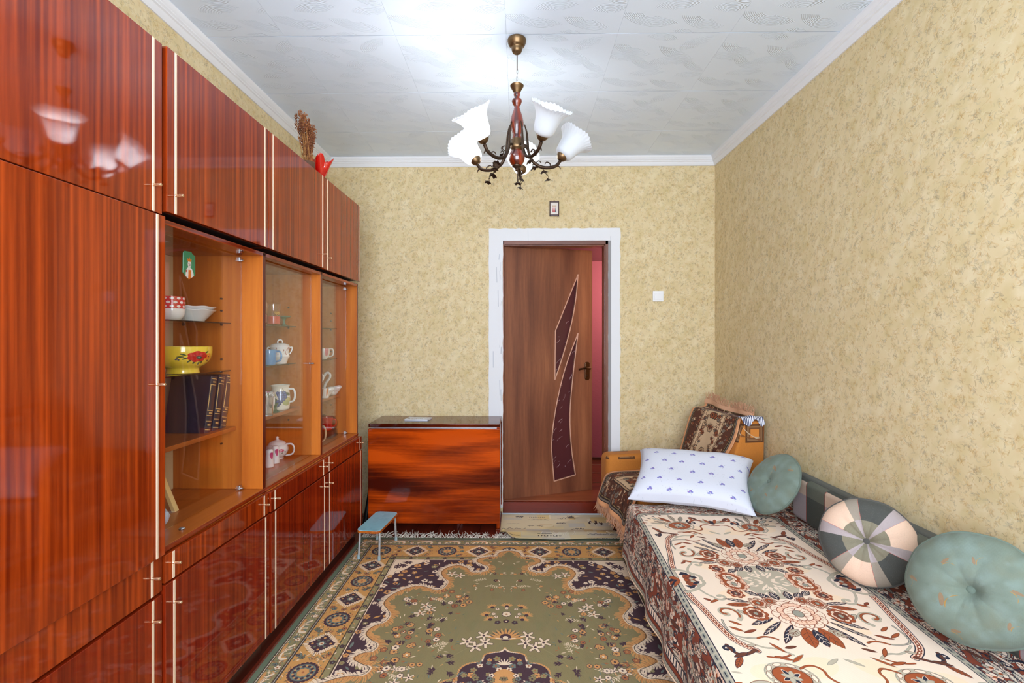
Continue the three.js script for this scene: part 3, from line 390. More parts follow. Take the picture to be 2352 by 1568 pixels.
  // green pennant hanging inside the glass
  const tPen = canvasTex(256, 400, (g) => { g.fillStyle = 'rgb(14,150,104)'; g.fillRect(0, 0, 256, 400); g.fillStyle = 'rgb(238,236,230)'; g.beginPath(); g.moveTo(60, 400); g.quadraticCurveTo(40, 260, 105, 230); g.lineTo(165, 235); g.quadraticCurveTo(230, 270, 220, 400); g.fill(); g.fillStyle = 'rgb(226,120,24)'; g.beginPath(); g.moveTo(105, 400); g.lineTo(112, 262); g.lineTo(165, 262); g.lineTo(168, 400); g.fill(); g.fillStyle = 'rgb(236,230,222)'; g.beginPath(); g.ellipse(132, 185, 36, 52, 0, 0, 7); g.fill(); g.fillStyle = 'rgb(226,130,30)'; g.beginPath(); g.moveTo(96, 148); g.lineTo(88, 100); g.lineTo(112, 118); g.lineTo(130, 80); g.lineTo(150, 118); g.lineTo(174, 100); g.lineTo(168, 148); g.fill(); g.fillStyle = 'rgb(50,40,40)'; g.fillRect(110, 178, 44, 5); g.fillRect(116, 200, 36, 6); g.fillStyle = 'rgb(200,60,50)'; g.fillRect(60, 270, 18, 30); });
  const ps = new THREE.Shape([V2(-0.028, 0.040), V2(-0.022, 0.046), V2(0.010, 0.048), V2(0.016, 0.042), V2(0.030, 0.036), V2(0.030, -0.030), V2(0, -0.048), V2(-0.030, -0.028)]), pg = new THREE.ExtrudeGeometry(ps, { depth: 0.002, bevelEnabled: true, bevelSize: 0.0012, bevelThickness: 0.0008, bevelSegments: 2 });
  { const p = pg.attributes.position, u = pg.attributes.uv; for (let i = 0; i < p.count; i++) u.setXY(i, p.getX(i) / 0.064 + 0.5, p.getY(i) / 0.1 + 0.5); }
  const pn = single('badge', pg, phys({ map: tPen, roughness: 0.25, clearcoat: 0.8 }), 'green pointed badge showing a crowned king, stuck on the glass', 'badge'); pn.position.set(glassX[0] - 0.007, 1.586, -1.655); pn.rotation.y = Math.PI / 2;
}
{ // case 2
  const S1 = SH[0], S2 = SH[1], S3 = SH[2], FL = 0.704;
  const clear = phys({ color: 0xffffff, transmission: 1, thickness: 0.003, roughness: 0, ior: 1.5 });
  const tTum = canvasTex(512, 256, (g) => { g.clearRect(0, 0, 512, 256); }), redBand = phys({ color: S(196, 70, 60), roughness: 0.35, clearcoat: 0.8 }), goldLeaf = std({ color: S(224, 182, 90), metalness: 0.7, roughness: 0.35 });
  [['clear tumbler with a red lower band and gold sprig, beside the green pedestal dish', -1.215, -2.345], ['clear tumbler with a red lower band, half hidden by the case side', -1.20, -2.19]].forEach(([l, x, z]) => { const o = thing('tumbler', l, 'glass', [x, S1, z], 0, 'red banded tumblers'); part('glass', lathe([[0, 0], [0.029, 0], [0.0335, 0.104], [0.0325, 0.1045], [0.0315, 0.104], [0.0275, 0.007], [0, 0.007]], 40), clear, o); part('red_band', lathe([[0.0296, 0.008], [0.0311, 0.044], [0.0306, 0.044], [0.0292, 0.008]], 40), redBand, o);
    part('gold_sprig', merge([0, 1, 2, 3, 4].map((k) => { const a = 0.3 + k * 0.12, y = 0.058 + 0.006 * Math.sin(k * 2.2), g = new THREE.TorusGeometry(0.0045, 0.001, 5, 14); g.rotateY(Math.PI / 2 - a); g.translate(0.0322 * Math.cos(a), y, -0.0322 * Math.sin(-a)); return g; })), goldLeaf, o); });
  const jade = phys({ color: S(84, 128, 108), roughness: 0.25, clearcoat: 0.7 });
  const pd = single('pedestal_dish', smoothLathe([[0, 0.001], [0.024, 0], [0.024, 0.003], [0.010, 0.009], [0.0055, 0.018], [0.006, 0.028], [0.012, 0.038], [0.030, 0.046], [0.033, 0.051], [0.031, 0.052], [0.02, 0.048], [0, 0.046]], 50, 40), jade, 'small jade green pedestal dish on the top glass shelf', 'dish'); put(pd, -1.228, S1, -2.478);
  // sugar bowl
  const tRose = canvasTex(512, 256, (g) => { g.fillStyle = 'rgb(240,240,238)'; g.fillRect(0, 0, 512, 256); seed = 12; for (let k = 0; k < 4; k++) { const x = 64 + k * 128, y = 100; g.fillStyle = 'rgb(206,84,120)'; for (let i = 0; i < 7; i++) { g.beginPath(); g.arc(x + 17 * Math.cos(i), y + 15 * Math.sin(i), 13, 0, 7); g.fill(); } g.fillStyle = 'rgb(240,190,205)'; g.beginPath(); g.arc(x + 3, y, 10, 0, 7); g.fill(); g.fillStyle = 'rgba(110,120,100,.8)'; for (let i = 0; i < 7; i++) { g.beginPath(); g.ellipse(x + rr(-42, 42), y + rr(24, 60), 12, 5, rr(0, 3), 0, 7); g.fill(); } } });
  const tSmall = canvasTex(512, 256, (g) => { g.fillStyle = 'rgb(238,238,236)'; g.fillRect(0, 0, 512, 256); seed = 15; g.fillStyle = 'rgb(170,120,120)'; for (let k = 0; k < 60; k++) { g.beginPath(); g.arc(rr(0, 512), rr(50, 110), rr(2, 6), 0, 7); g.fill(); } g.fillStyle = 'rgb(200,170,110)'; g.fillRect(0, 12, 512, 6); });
  const glazed = (map) => phys({ map, roughness: 0.18, clearcoat: 1, clearcoatRoughness: 0.03 });
  const sb = thing('sugar_bowl', 'white porcelain sugar bowl with ring-topped lid behind the blue mug', 'sugar bowl', [-1.222, S2, -2.425], 0.5); part('bowl', lathe([[0, 0.002], [0.030, 0], [0.032, 0.003], [0.040, 0.030], [0.046, 0.036], [0.045, 0.040], [0.040, 0.060], [0.047, 0.086], [0.045, 0.087], [0, 0.080]], 44), glazed(tSmall), sb); part('lid', merge([lathe([[0.048, 0.086], [0.048, 0.089], [0.040, 0.100], [0.022, 0.106], [0.0, 0.107], [0, 0.086]], 44), (() => { const g = new THREE.TorusGeometry(0.011, 0.0036, 10, 24, Math.PI); g.translate(0, 0.112, 0); return g; })(), (() => { const g = cyl(0.0036, 0.004, 0.01, 8); g.translate(0.011, 0.108, 0); return g; })(), (() => { const g = cyl(0.0036, 0.004, 0.01, 8); g.translate(-0.011, 0.108, 0); return g; })()]), M.china, sb);
  for (const s of [1, -1]) part('handle', tube([[s * 0.044, 0.084, 0], [s * 0.056, 0.084, 0], [s * 0.053, 0.066, 0], [s * 0.045, 0.050, 0]], 0.0035, 16, 8), M.china, sb);
  const blue = thing('mug', 'blue mug on the second glass shelf', 'mug', [-1.208, S2, -2.292], 0.15); const blueGlaze = phys({ color: S(76, 150, 206), roughness: 0.18, clearcoat: 1, clearcoatRoughness: 0.03 });
  const bgeo = lathe([[0, 0], [0.026, 0], [0.030, 0.006], [0.034, 0.076], [0.031, 0.076], [0.027, 0.006], [0, 0.005]], 40); { const p = bgeo.attributes.position, u = bgeo.attributes.uv; for (let i = 0; i < p.count; i++) u.setY(i, clamp(p.getY(i) / 0.076, 0.02, 0.98)); } part('cup', bgeo, blueGlaze, blue); part('handle', cupHandle(0.034, 0.032, 0.042, 0.05, 0.024), blueGlaze, blue);
  // jug with grapes
  const tGrape = canvasTex(1024, 512, (g) => { g.fillStyle = 'rgb(232,230,216)'; g.fillRect(0, 0, 1024, 512); seed = 88; const cx = 400; for (const [x, y, c] of [[cx + 130, 300, [196, 190, 130]], [cx - 160, 190, [206, 196, 140]], [cx + 90, 360, [170, 176, 120]]]) { g.fillStyle = rgba(c); g.beginPath(); g.ellipse(x, y, 70, 55, 0.4, 0, 7); g.fill(); } g.fillStyle = 'rgb(72,104,80)'; for (const [x, y, a] of [[cx - 120, 280, 0.5], [cx - 90, 340, 1.2], [cx - 190, 250, 2.4], [cx + 120, 180, 0.3]]) { g.save(); g.translate(x, y); g.rotate(a); g.beginPath(); g.ellipse(0, 0, 74, 34, 0, 0, 7); g.fill(); g.restore(); } for (const [x, y] of [[-60, 150], [0, 140], [60, 150], [-40, 195], [20, 190], [75, 195], [-20, 240], [35, 238], [80, 240], [-10, 285], [40, 285], [-50, 320], [0, 325], [-75, 365], [-30, 370], [-60, 410]]) { g.fillStyle = 'rgb(52,74,128)'; g.beginPath(); g.arc(cx + x, y, 33, 0, 7); g.fill(); g.fillStyle = 'rgb(84,112,170)'; g.beginPath(); g.arc(cx + x - 6, y - 6, 19, 0, 7); g.fill(); } g.strokeStyle = 'rgb(96,70,46)'; g.lineWidth = 9; g.beginPath(); g.moveTo(cx + 30, 150); g.quadraticCurveTo(cx + 60, 80, cx + 20, 60); g.stroke(); });
  const jug = thing('jug', 'white jug painted with blue grapes on the wooden shelf', 'jug', [-1.222, S3, -2.428], 0.1); const jgeo = smoothLathe([[0, 0.002], [0.038, 0], [0.045, 0.02], [0.048, 0.05], [0.044, 0.09], [0.041, 0.110], [0.046, 0.124], [0.0435, 0.1245], [0.039, 0.11], [0.041, 0.09], [0.044, 0.05], [0.036, 0.008], [0, 0.006]], 60, 48); { const p = jgeo.attributes.position, u = jgeo.attributes.uv; for (let i = 0; i < p.count; i++) { const a = Math.atan2(p.getX(i), p.getZ(i)); u.setXY(i, (a / 6.2832 + 1.32) % 1, clamp(p.getY(i) / 0.125, 0.01, 0.99)); } } part('body', jgeo, glazed(tGrape), jug); part('handle', cupHandle(0.045, 0.043, 0.07, 0.07, 0.03, 0.0055), M.china, jug);
  const gg = single('candle_holder', smoothLathe([[0, 0.001], [0.022, 0], [0.023, 0.004], [0.012, 0.010], [0.007, 0.02], [0.010, 0.032], [0.016, 0.042], [0.0145, 0.043], [0.006, 0.034], [0, 0.03]], 46, 36), phys({ color: S(110, 190, 140), transmission: 0.85, thickness: 0.01, roughness: 0.05, ior: 1.5, attenuationColor: S(60, 150, 100), attenuationDistance: 0.03 }), 'small green glass candle holder in front of the grape jug', 'candle holder'); put(gg, -1.202, S3, -2.335);
  const tRoseCup = glazed(tRose);
  const wc = thing('cup', 'white cup with pink rose, its handle towards the room, left of the grape jug', 'cup', [-1.218, S3, -2.285], -0.55); part('cup', lathe(cupProfile(0.036, 0.105, 0.003, 0.8), 40), tRoseCup, wc); part('handle', (() => { const g = new THREE.TorusGeometry(0.021, 0.006, 10, 28); g.scale(0.8, 1.3, 1); g.translate(0.045, 0.066, 0); return g; })(), M.china, wc);
  const vg = thing('tumbler', 'plain clear tumbler in front of the rose cup on the wooden shelf', 'glass', [-1.188, S3, -2.232]); part('glass', lathe([[0, 0], [0.026, 0], [0.030, 0.092], [0.0285, 0.092], [0.025, 0.006], [0, 0.006]], 36), clear, vg);
  // teapot and shakers
  const tp = thing('teapot', 'white porcelain teapot with a pink rose at the bottom of the middle case', 'teapot', [-1.262, FL, -2.475], 0.1); const tb = smoothLathe([[0, 0.002], [0.030, 0], [0.031, 0.006], [0.045, 0.022], [0.054, 0.045], [0.050, 0.066], [0.040, 0.076], [0.038, 0.078], [0, 0.078]], 50, 48); { const p = tb.attributes.position, u = tb.attributes.uv; for (let i = 0; i < p.count; i++) { const a = Math.atan2(p.getX(i), p.getZ(i)); u.setXY(i, (a / 6.2832 + 1.02) % 1, clamp(p.getY(i) / 0.078, 0.01, 0.99)); } } part('body', tb, glazed(tRose), tp); part('lid', merge([smoothLathe([[0.042, 0.076], [0.041, 0.080], [0.028, 0.090], [0.010, 0.096], [0.006, 0.100], [0, 0.101]], 20, 40), (() => { const g = new THREE.SphereGeometry(0.008, 16, 12); g.translate(0, 0.107, 0); return g; })()]), M.china, tp); part('handle', cupHandle(0.05, 0.048, 0.044, 0.06, 0.038, 0.0045), M.china, tp); part('spout', taperTube([[-0.046, 0.030, 0], [-0.064, 0.042, 0], [-0.074, 0.062, 0], [-0.086, 0.074, 0]], 0.011, 0.006, 16, 10), M.china, tp);
  const tHeart = canvasTex(256, 256, (g) => { g.fillStyle = 'rgb(238,238,238)'; g.fillRect(0, 0, 256, 256); for (let k = 0; k < 2; k++) { const x = 64 + k * 128; g.fillStyle = 'rgb(196,60,120)'; g.beginPath(); g.moveTo(x, 150); g.quadraticCurveTo(x - 30, 120, x - 18, 92); g.quadraticCurveTo(x, 70, x + 18, 92); g.quadraticCurveTo(x + 30, 120, x, 150); g.fill(); } });
  [['white salt shaker with a pink heart, right of its twin, before the teapot', -1.222, -2.378, -0.7], ['white pepper shaker with a pink heart, left of its twin, near the case side', -1.213, -2.305, -0.5]].forEach(([l, x, z, r]) => { const o = thing('salt_shaker', l, 'shaker', [x, FL, z], r, 'salt and pepper set'); const g = smoothLathe([[0, 0.001], [0.018, 0], [0.0195, 0.012], [0.0185, 0.04], [0.0165, 0.062], [0.0170, 0.076], [0.012, 0.086], [0, 0.089]], 40, 32); part('body', g, glazed(tHeart), o); });
}
{ // case 3
  const S2 = SH[1], S3 = SH[2], FL = 0.704, glaze = (c) => phys({ color: c, roughness: 0.18, clearcoat: 1, clearcoatRoughness: 0.03 });
  const tCup = canvasTex(512, 256, (g) => { g.fillStyle = 'rgb(238,236,230)'; g.fillRect(0, 0, 512, 256); for (let k = 0; k < 4; k++) { g.fillStyle = 'rgb(214,120,140)'; g.beginPath(); g.ellipse(64 + k * 128, 130, 30, 46, 0, 0, 7); g.fill(); g.fillStyle = 'rgb(230,160,170)'; g.beginPath(); g.arc(64 + k * 128, 120, 14, 0, 7); g.fill(); } });
  const c = thing('cup', 'white tea cup with a pink rose alone on the glass shelf of the far case', 'cup', [-1.222, S2, -2.975], 0.1); part('cup', lathe(cupProfile(0.036, 0.068, 0.0025, 0.55), 40), phys({ map: tCup, roughness: 0.18, clearcoat: 1 }), c); part('handle', cupHandle(0.036, 0.034, 0.04, 0.05, 0.024), M.china, c);
  const swan = (x, z, ry, l, s = 1) => { const o = thing('swan_figurine', l, 'figurine', [x, S3, z], ry, 'porcelain swans'); o.scale.setScalar(s);
    const body = new THREE.SphereGeometry(1, 32, 20), p = body.attributes.position; for (let i = 0; i < p.count; i++) { const v = V3().fromBufferAttribute(p, i), tail = smooth(v.x, 0.1, 1); p.setXYZ(i, v.x * 0.052, v.y * 0.024 + tail * tail * 0.026 + 0.024, v.z * 0.028 * (1 - 0.6 * tail)); } body.computeVertexNormals(); part('body', body, M.china, o);
    part('neck', taperTube([[-0.036, 0.024, 0], [-0.048, 0.05, 0], [-0.036, 0.085, 0], [-0.016, 0.112, 0], [-0.014, 0.134, 0], [-0.028, 0.146, 0], [-0.043, 0.138, 0], [-0.048, 0.124, 0], [-0.052, 0.108, 0]], 0, (t) => t > 0.93 ? 0.003 : 0.0085 + (t > 0.72 && t < 0.92 ? 0.001 : 0) - t * 0.002, 40, 10), M.china, o);
    for (const sd of [1, -1]) part('wing', (() => { const g = new THREE.SphereGeometry(1, 20, 12), q = g.attributes.position; for (let i = 0; i < q.count; i++) { const v = V3().fromBufferAttribute(q, i); q.setXYZ(i, 0.012 + v.x * 0.042, 0.036 + v.y * 0.018 + smooth(v.x, -0.5, 1) * 0.016, sd * 0.020 + v.z * 0.009); } g.computeVertexNormals(); return g; })(), M.china, o); return o; };
  swan(-1.190, -3.03, 0.15, 'white porcelain swan figurine with arched neck, the right one of the pair');
  swan(-1.200, -2.945, 0.4, 'white porcelain swan figurine, left of the pair and partly hidden', 0.98);
  const vs = thing('cup', 'small white cup with an orange sprig standing before the two swans', 'cup', [-1.182, S3, -2.895], 0.2); part('cup', lathe(cupProfile(0.024, 0.060, 0.0025, 0.9), 32), phys({ map: canvasTex(256, 128, (g) => { g.fillStyle = 'rgb(236,234,230)'; g.fillRect(0, 0, 256, 128); g.fillStyle = 'rgb(220,120,60)'; for (let k = 0; k < 5; k++) { g.beginPath(); g.ellipse(30 + k * 52, 70, 8, 22, 0.4, 0, 7); g.fill(); } }), roughness: 0.2, clearcoat: 1 }), vs);
  const bx = single('black_box', boxGeo(-0.05, 0.05, 0, 0.045, -0.05, 0.05, { r: 0.003 }), M.black, 'low black box under the red cup in the far case', 'box'); put(bx, -1.222, FL, -3.02);
  const red = thing('cup', 'bright red cup standing on a black box in the far case', 'cup', [-1.215, FL + 0.045, -3.005], 0.1); part('cup', lathe([[0, 0], [0.028, 0], [0.031, 0.006], [0.038, 0.082], [0.0355, 0.082], [0.029, 0.008], [0, 0.006]], 40), glaze(S(206, 34, 22)), red); part('handle', cupHandle(0.036, 0.034, 0.046, 0.045, 0.022, 0.0042), glaze(S(220, 50, 24)), red);
  const bg = thing('mug', 'beige mug with a tall loop handle in front of the red cup', 'mug', [-1.205, FL, -2.785], 0.15); part('cup', lathe(cupProfile(0.040, 0.115, 0.003, 0.75), 40), glaze(S(206, 176, 140)), bg); part('handle', cupHandle(0.04, 0.038, 0.062, 0.095, 0.030, 0.005), glaze(S(206, 176, 140)), bg);
  const amber = phys({ color: S(214, 130, 60), transmission: 0.92, thickness: 0.004, roughness: 0.02, ior: 1.5, attenuationColor: S(170, 80, 20), attenuationDistance: 0.02 });
  const pot = thing('glass_pot', 'amber glass pot with a big ear handle behind the red cup', 'pot', [-1.30, FL, -3.045], 0.12); part('bowl', lathe([[0, 0], [0.055, 0], [0.068, 0.02], [0.070, 0.09], [0.064, 0.118], [0.061, 0.118], [0.066, 0.09], [0.064, 0.02], [0.052, 0.005], [0, 0.005]], 44), amber, pot); part('lid', smoothLathe([[0.066, 0.119], [0.058, 0.130], [0.03, 0.142], [0.008, 0.146], [0.010, 0.158], [0, 0.161]], 24, 40), phys({ color: 0xffffff, transmission: 1, thickness: 0.003, roughness: 0, ior: 1.5 }), pot); part('handle', cupHandle(0.07, 0.068, 0.074, 0.09, 0.058, 0.007), amber, pot);
}
{ // on top of the cupboards: dried bunch and red glass vase
  const Y = 2.199; seed = 314;
  const v = thing('vase', 'red glass vase with a wavy petal rim tipping over the cupboard edge', 'vase', [-1.098, Y, -2.60]);
  const g = sheet((s, t) => { const a = s * Math.PI * 2, w = smooth(t, 0.3, 1), r = lerp(0.018, 0.052, Math.pow(t, 0.8)) * (1 + 0.20 * w * Math.cos(a * 5)), y = t * 0.098 + 0.016 * w * Math.cos(a * 5 + 0.6); return [Math.cos(a) * r, y, Math.sin(a) * r]; }, 80, 24, 0.003);
  part('bowl', g, phys({ color: S(190, 6, 4), roughness: 0.06, clearcoat: 1, clearcoatRoughness: 0.03, transmission: 0.08, thickness: 0 }), v); part('foot', lathe([[0, 0], [0.026, 0], [0.027, 0.004], [0.018, 0.008], [0.017, 0.014], [0, 0.014]], 32), phys({ color: S(180, 8, 6), roughness: 0.08, clearcoat: 1 }), v); v.rotation.z = -0.10; v.scale.setScalar(1.12);
  const b = thing('dried_bunch', 'bunch of dried brown seed-headed stalks on top of the cupboards', 'dried flowers', [-1.10, Y, -2.475]);
  part('holder', lathe([[0, 0], [0.03, 0], [0.034, 0.05], [0.031, 0.05], [0.028, 0.006], [0, 0.006]], 28), std({ color: S(92, 60, 40), roughness: 0.7 }), b);
  const straw = std({ color: S(170, 118, 66), roughness: 0.9 }), head = [S(132, 78, 44), S(150, 92, 54), S(116, 66, 38)].map((c) => std({ color: c, roughness: 0.95 })), oct = new THREE.IcosahedronGeometry(1, 0);
  for (let k = 0; k < 32; k++) {
    const a = rr(-1.0, 0.35), bb = rr(-0.4, 0.4), L = rr(0.12, 0.27) * (a < -0.4 ? 1.0 : 0.9), dir = V3(Math.sin(bb) * 0.35, Math.cos(a * 0.55), -Math.sin(a * 0.55) * 0 + (a < 0 ? 0.28 : -0.2) * Math.abs(a)).normalize(), base = V3(rr(-0.02, 0.02), 0.03, rr(-0.02, 0.02)), tip = base.clone().addScaledVector(dir, L);
    part('stem', tube([base.toArray(), base.clone().lerp(tip, 0.5).add(V3(rr(-0.006, 0.006), 0, rr(-0.006, 0.006))).toArray(), tip.toArray()], 0.0013, 8, 5), straw, b);
    const hs = []; for (let j = 0; j < 72; j++) { const t = rr(0, 1), q = tip.clone().addScaledVector(dir, -0.075 * t).add(V3(rr(-1, 1), rr(-0.6, 0.6), rr(-1, 1)).multiplyScalar(0.006 + 0.010 * Math.sin(t * 3.1))), s = rr(0.0018, 0.0040), m = oct.clone(); m.scale(s * 0.8, s * 1.5, s * 0.8); m.rotateZ(rr(-0.8, 0.8)); m.rotateX(rr(-0.8, 0.8)); m.translate(q.x, q.y, q.z); hs.push(m); }
    part('seed_head', merge(hs), pick(head), b);
  }
}

// ───────── folded table, booklet, footstool ─────────
{
  const o = thing('folding_table', 'folded gate-leg table in glossy streaked mahogany between cabinets and door', 'table', [-0.58, 0, -3.41]);
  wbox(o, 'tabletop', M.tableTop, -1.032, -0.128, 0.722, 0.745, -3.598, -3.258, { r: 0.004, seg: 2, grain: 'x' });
  wbox(o, 'leaf', M.table, -1.02, -0.127, 0.078, 0.719, -3.236, -3.216, { r: 0.004, seg: 2, grain: 'x' }); wbox(o, 'leaf', M.table, -1.02, -0.127, 0.078, 0.719, -3.604, -3.590, { r: 0.004, grain: 'x' });
  for (const [a, b] of [[-0.152, -0.131], [-1.0, -0.979]]) { wbox(o, 'side_panel', M.table, a, b, 0.03, 0.722, -3.585, -3.262, { r: 0.003 }); wbox(o, 'foot', M.table, a - 0.006, b + 0.006, 0, 0.03, -3.588, -3.252, { r: 0.004, grain: 'z' }); }
  wbox(o, 'stretcher', M.table, -0.979, -0.152, 0.12, 0.22, -3.43, -3.412, { grain: 'x' }); for (const [x, z] of [[-0.42, -3.42], [-0.72, -3.54]]) wbox(o, 'gate_leg', M.table, x - 0.02, x + 0.02, 0, 0.70, z - 0.014, z + 0.014);
  wbox(o, 'hinge_rail', M.steel, -1.01, -0.15, 0.717, 0.7225, -3.262, -3.245, { r: 0 });
  const tb = canvasTex(256, 160, (g) => { g.fillStyle = 'rgb(214,220,232)'; g.fillRect(0, 0, 256, 160); seed = 9; for (let i = 0; i < 16; i++) { g.fillStyle = rgba(pick([[150, 120, 100], [90, 100, 140], [230, 230, 230], [180, 160, 150], [60, 50, 50]]), 0.9); g.fillRect(rr(20, 200), rr(10, 120), rr(10, 50), rr(6, 30)); } });
  const b = thing('booklet', 'thin white picture booklet lying on the folded table', 'booklet', [-0.725, 0.745, -3.44], -0.12);
  part('pages', boxGeo(-0.085, 0.085, 0, 0.006, -0.055, 0.055, { r: 0.0005 }), std({ color: S(226, 228, 236), roughness: 0.7 }), b); const cg = new THREE.BoxGeometry(0.172, 0.0012, 0.112); cg.translate(0, 0.0068, 0); part('cover', cg, std({ map: tb, roughness: 0.35 }), b);
  const card = single('photo_card', (() => { const g = new THREE.BoxGeometry(0.09, 0.0014, 0.06); return g; })(), std({ map: tb, roughness: 0.3 }), 'small printed card lying on the booklet on the folded table', 'card'); card.position.set(-0.705, 0.7532, -3.43); card.rotation.y = 0.35;
}
{
  const o = thing('footstool', 'small low stool with pale blue top and worn tubular legs', 'stool', [-0.879, 0.0115, -2.972], -6 * RAD);
  const top = (y0, y1, grow, m, n) => { const s = roundRect(-0.071 - grow, -0.155 - grow, 0.142 + grow * 2, 0.31 + grow * 2, 0.026), g = new THREE.ExtrudeGeometry(s, { depth: y1 - y0, bevelEnabled: true, bevelSize: 0.0016, bevelThickness: 0.0012, bevelSegments: 2, curveSegments: 10 }); g.rotateX(Math.PI / 2); g.translate(0, y1, 0); return part(n, metricUV(g, 0.4, 'z'), m, o); };
  const tBlue = canvasTex(512, 512, (g) => { g.fillStyle = 'rgb(134,194,208)'; g.fillRect(0, 0, 512, 512); seed = 6; for (let i = 0; i < 160; i++) { g.fillStyle = rgba(pick([[136, 194, 208], [108, 166, 184], [150, 204, 214]]), 0.25); g.beginPath(); g.arc(rr(0, 512), rr(0, 512), rr(6, 40), 0, 7); g.fill(); } for (let i = 0; i < 26; i++) { g.fillStyle = 'rgba(50,60,66,.85)'; g.beginPath(); g.ellipse(rr(0, 512), rr(0, 512), rr(1, 4), rr(1, 2.5), rr(0, 3), 0, 7); g.fill(); } });
  top(0.163, 0.175, 0.0015, phys({ map: tInner, color: new THREE.Color(0.95, 0.85, 0.75), roughness: 0.4, clearcoat: 0.4 }), 'seat_board'); top(0.1755, 0.178, 0, phys({ map: tBlue, roughness: 0.3, clearcoat: 0.3 }), 'seat_laminate');
  const tLeg = canvasTex(64, 512, (g) => { g.fillStyle = 'rgb(186,188,188)'; g.fillRect(0, 0, 64, 512); seed = 8; for (let i = 0; i < 200; i++) { g.fillStyle = rgba(pick([[120, 112, 104], [90, 84, 80], [206, 208, 208], [150, 140, 128]]), 0.7); g.fillRect(rr(0, 64), rr(0, 512), rr(2, 9), rr(3, 16)); } });
  const lm = std({ map: tLeg, roughness: 0.5, metalness: 0.3 }), fm = std({ color: S(150, 172, 178), roughness: 0.6 });
  for (const sx of [-1, 1]) for (const sz of [-1, 1]) { const l = part('leg', tube([[sx * 0.03, 0.161, sz * 0.118], [sx * 0.052, 0.160, sz * 0.121], [sx * 0.061, 0.150, sz * 0.125], [sx * 0.062, 0.12, sz * 0.128], [sx * 0.063, 0.06, sz * 0.134], [sx * 0.064, 0.004, sz * 0.139]], 0.0068, 28, 10), lm, o); const f = cyl(0.0085, 0.0095, 0.024, 14); f.translate(sx * 0.064, 0.012, sz * 0.139); part('rubber_foot', f, fm, l); }
}
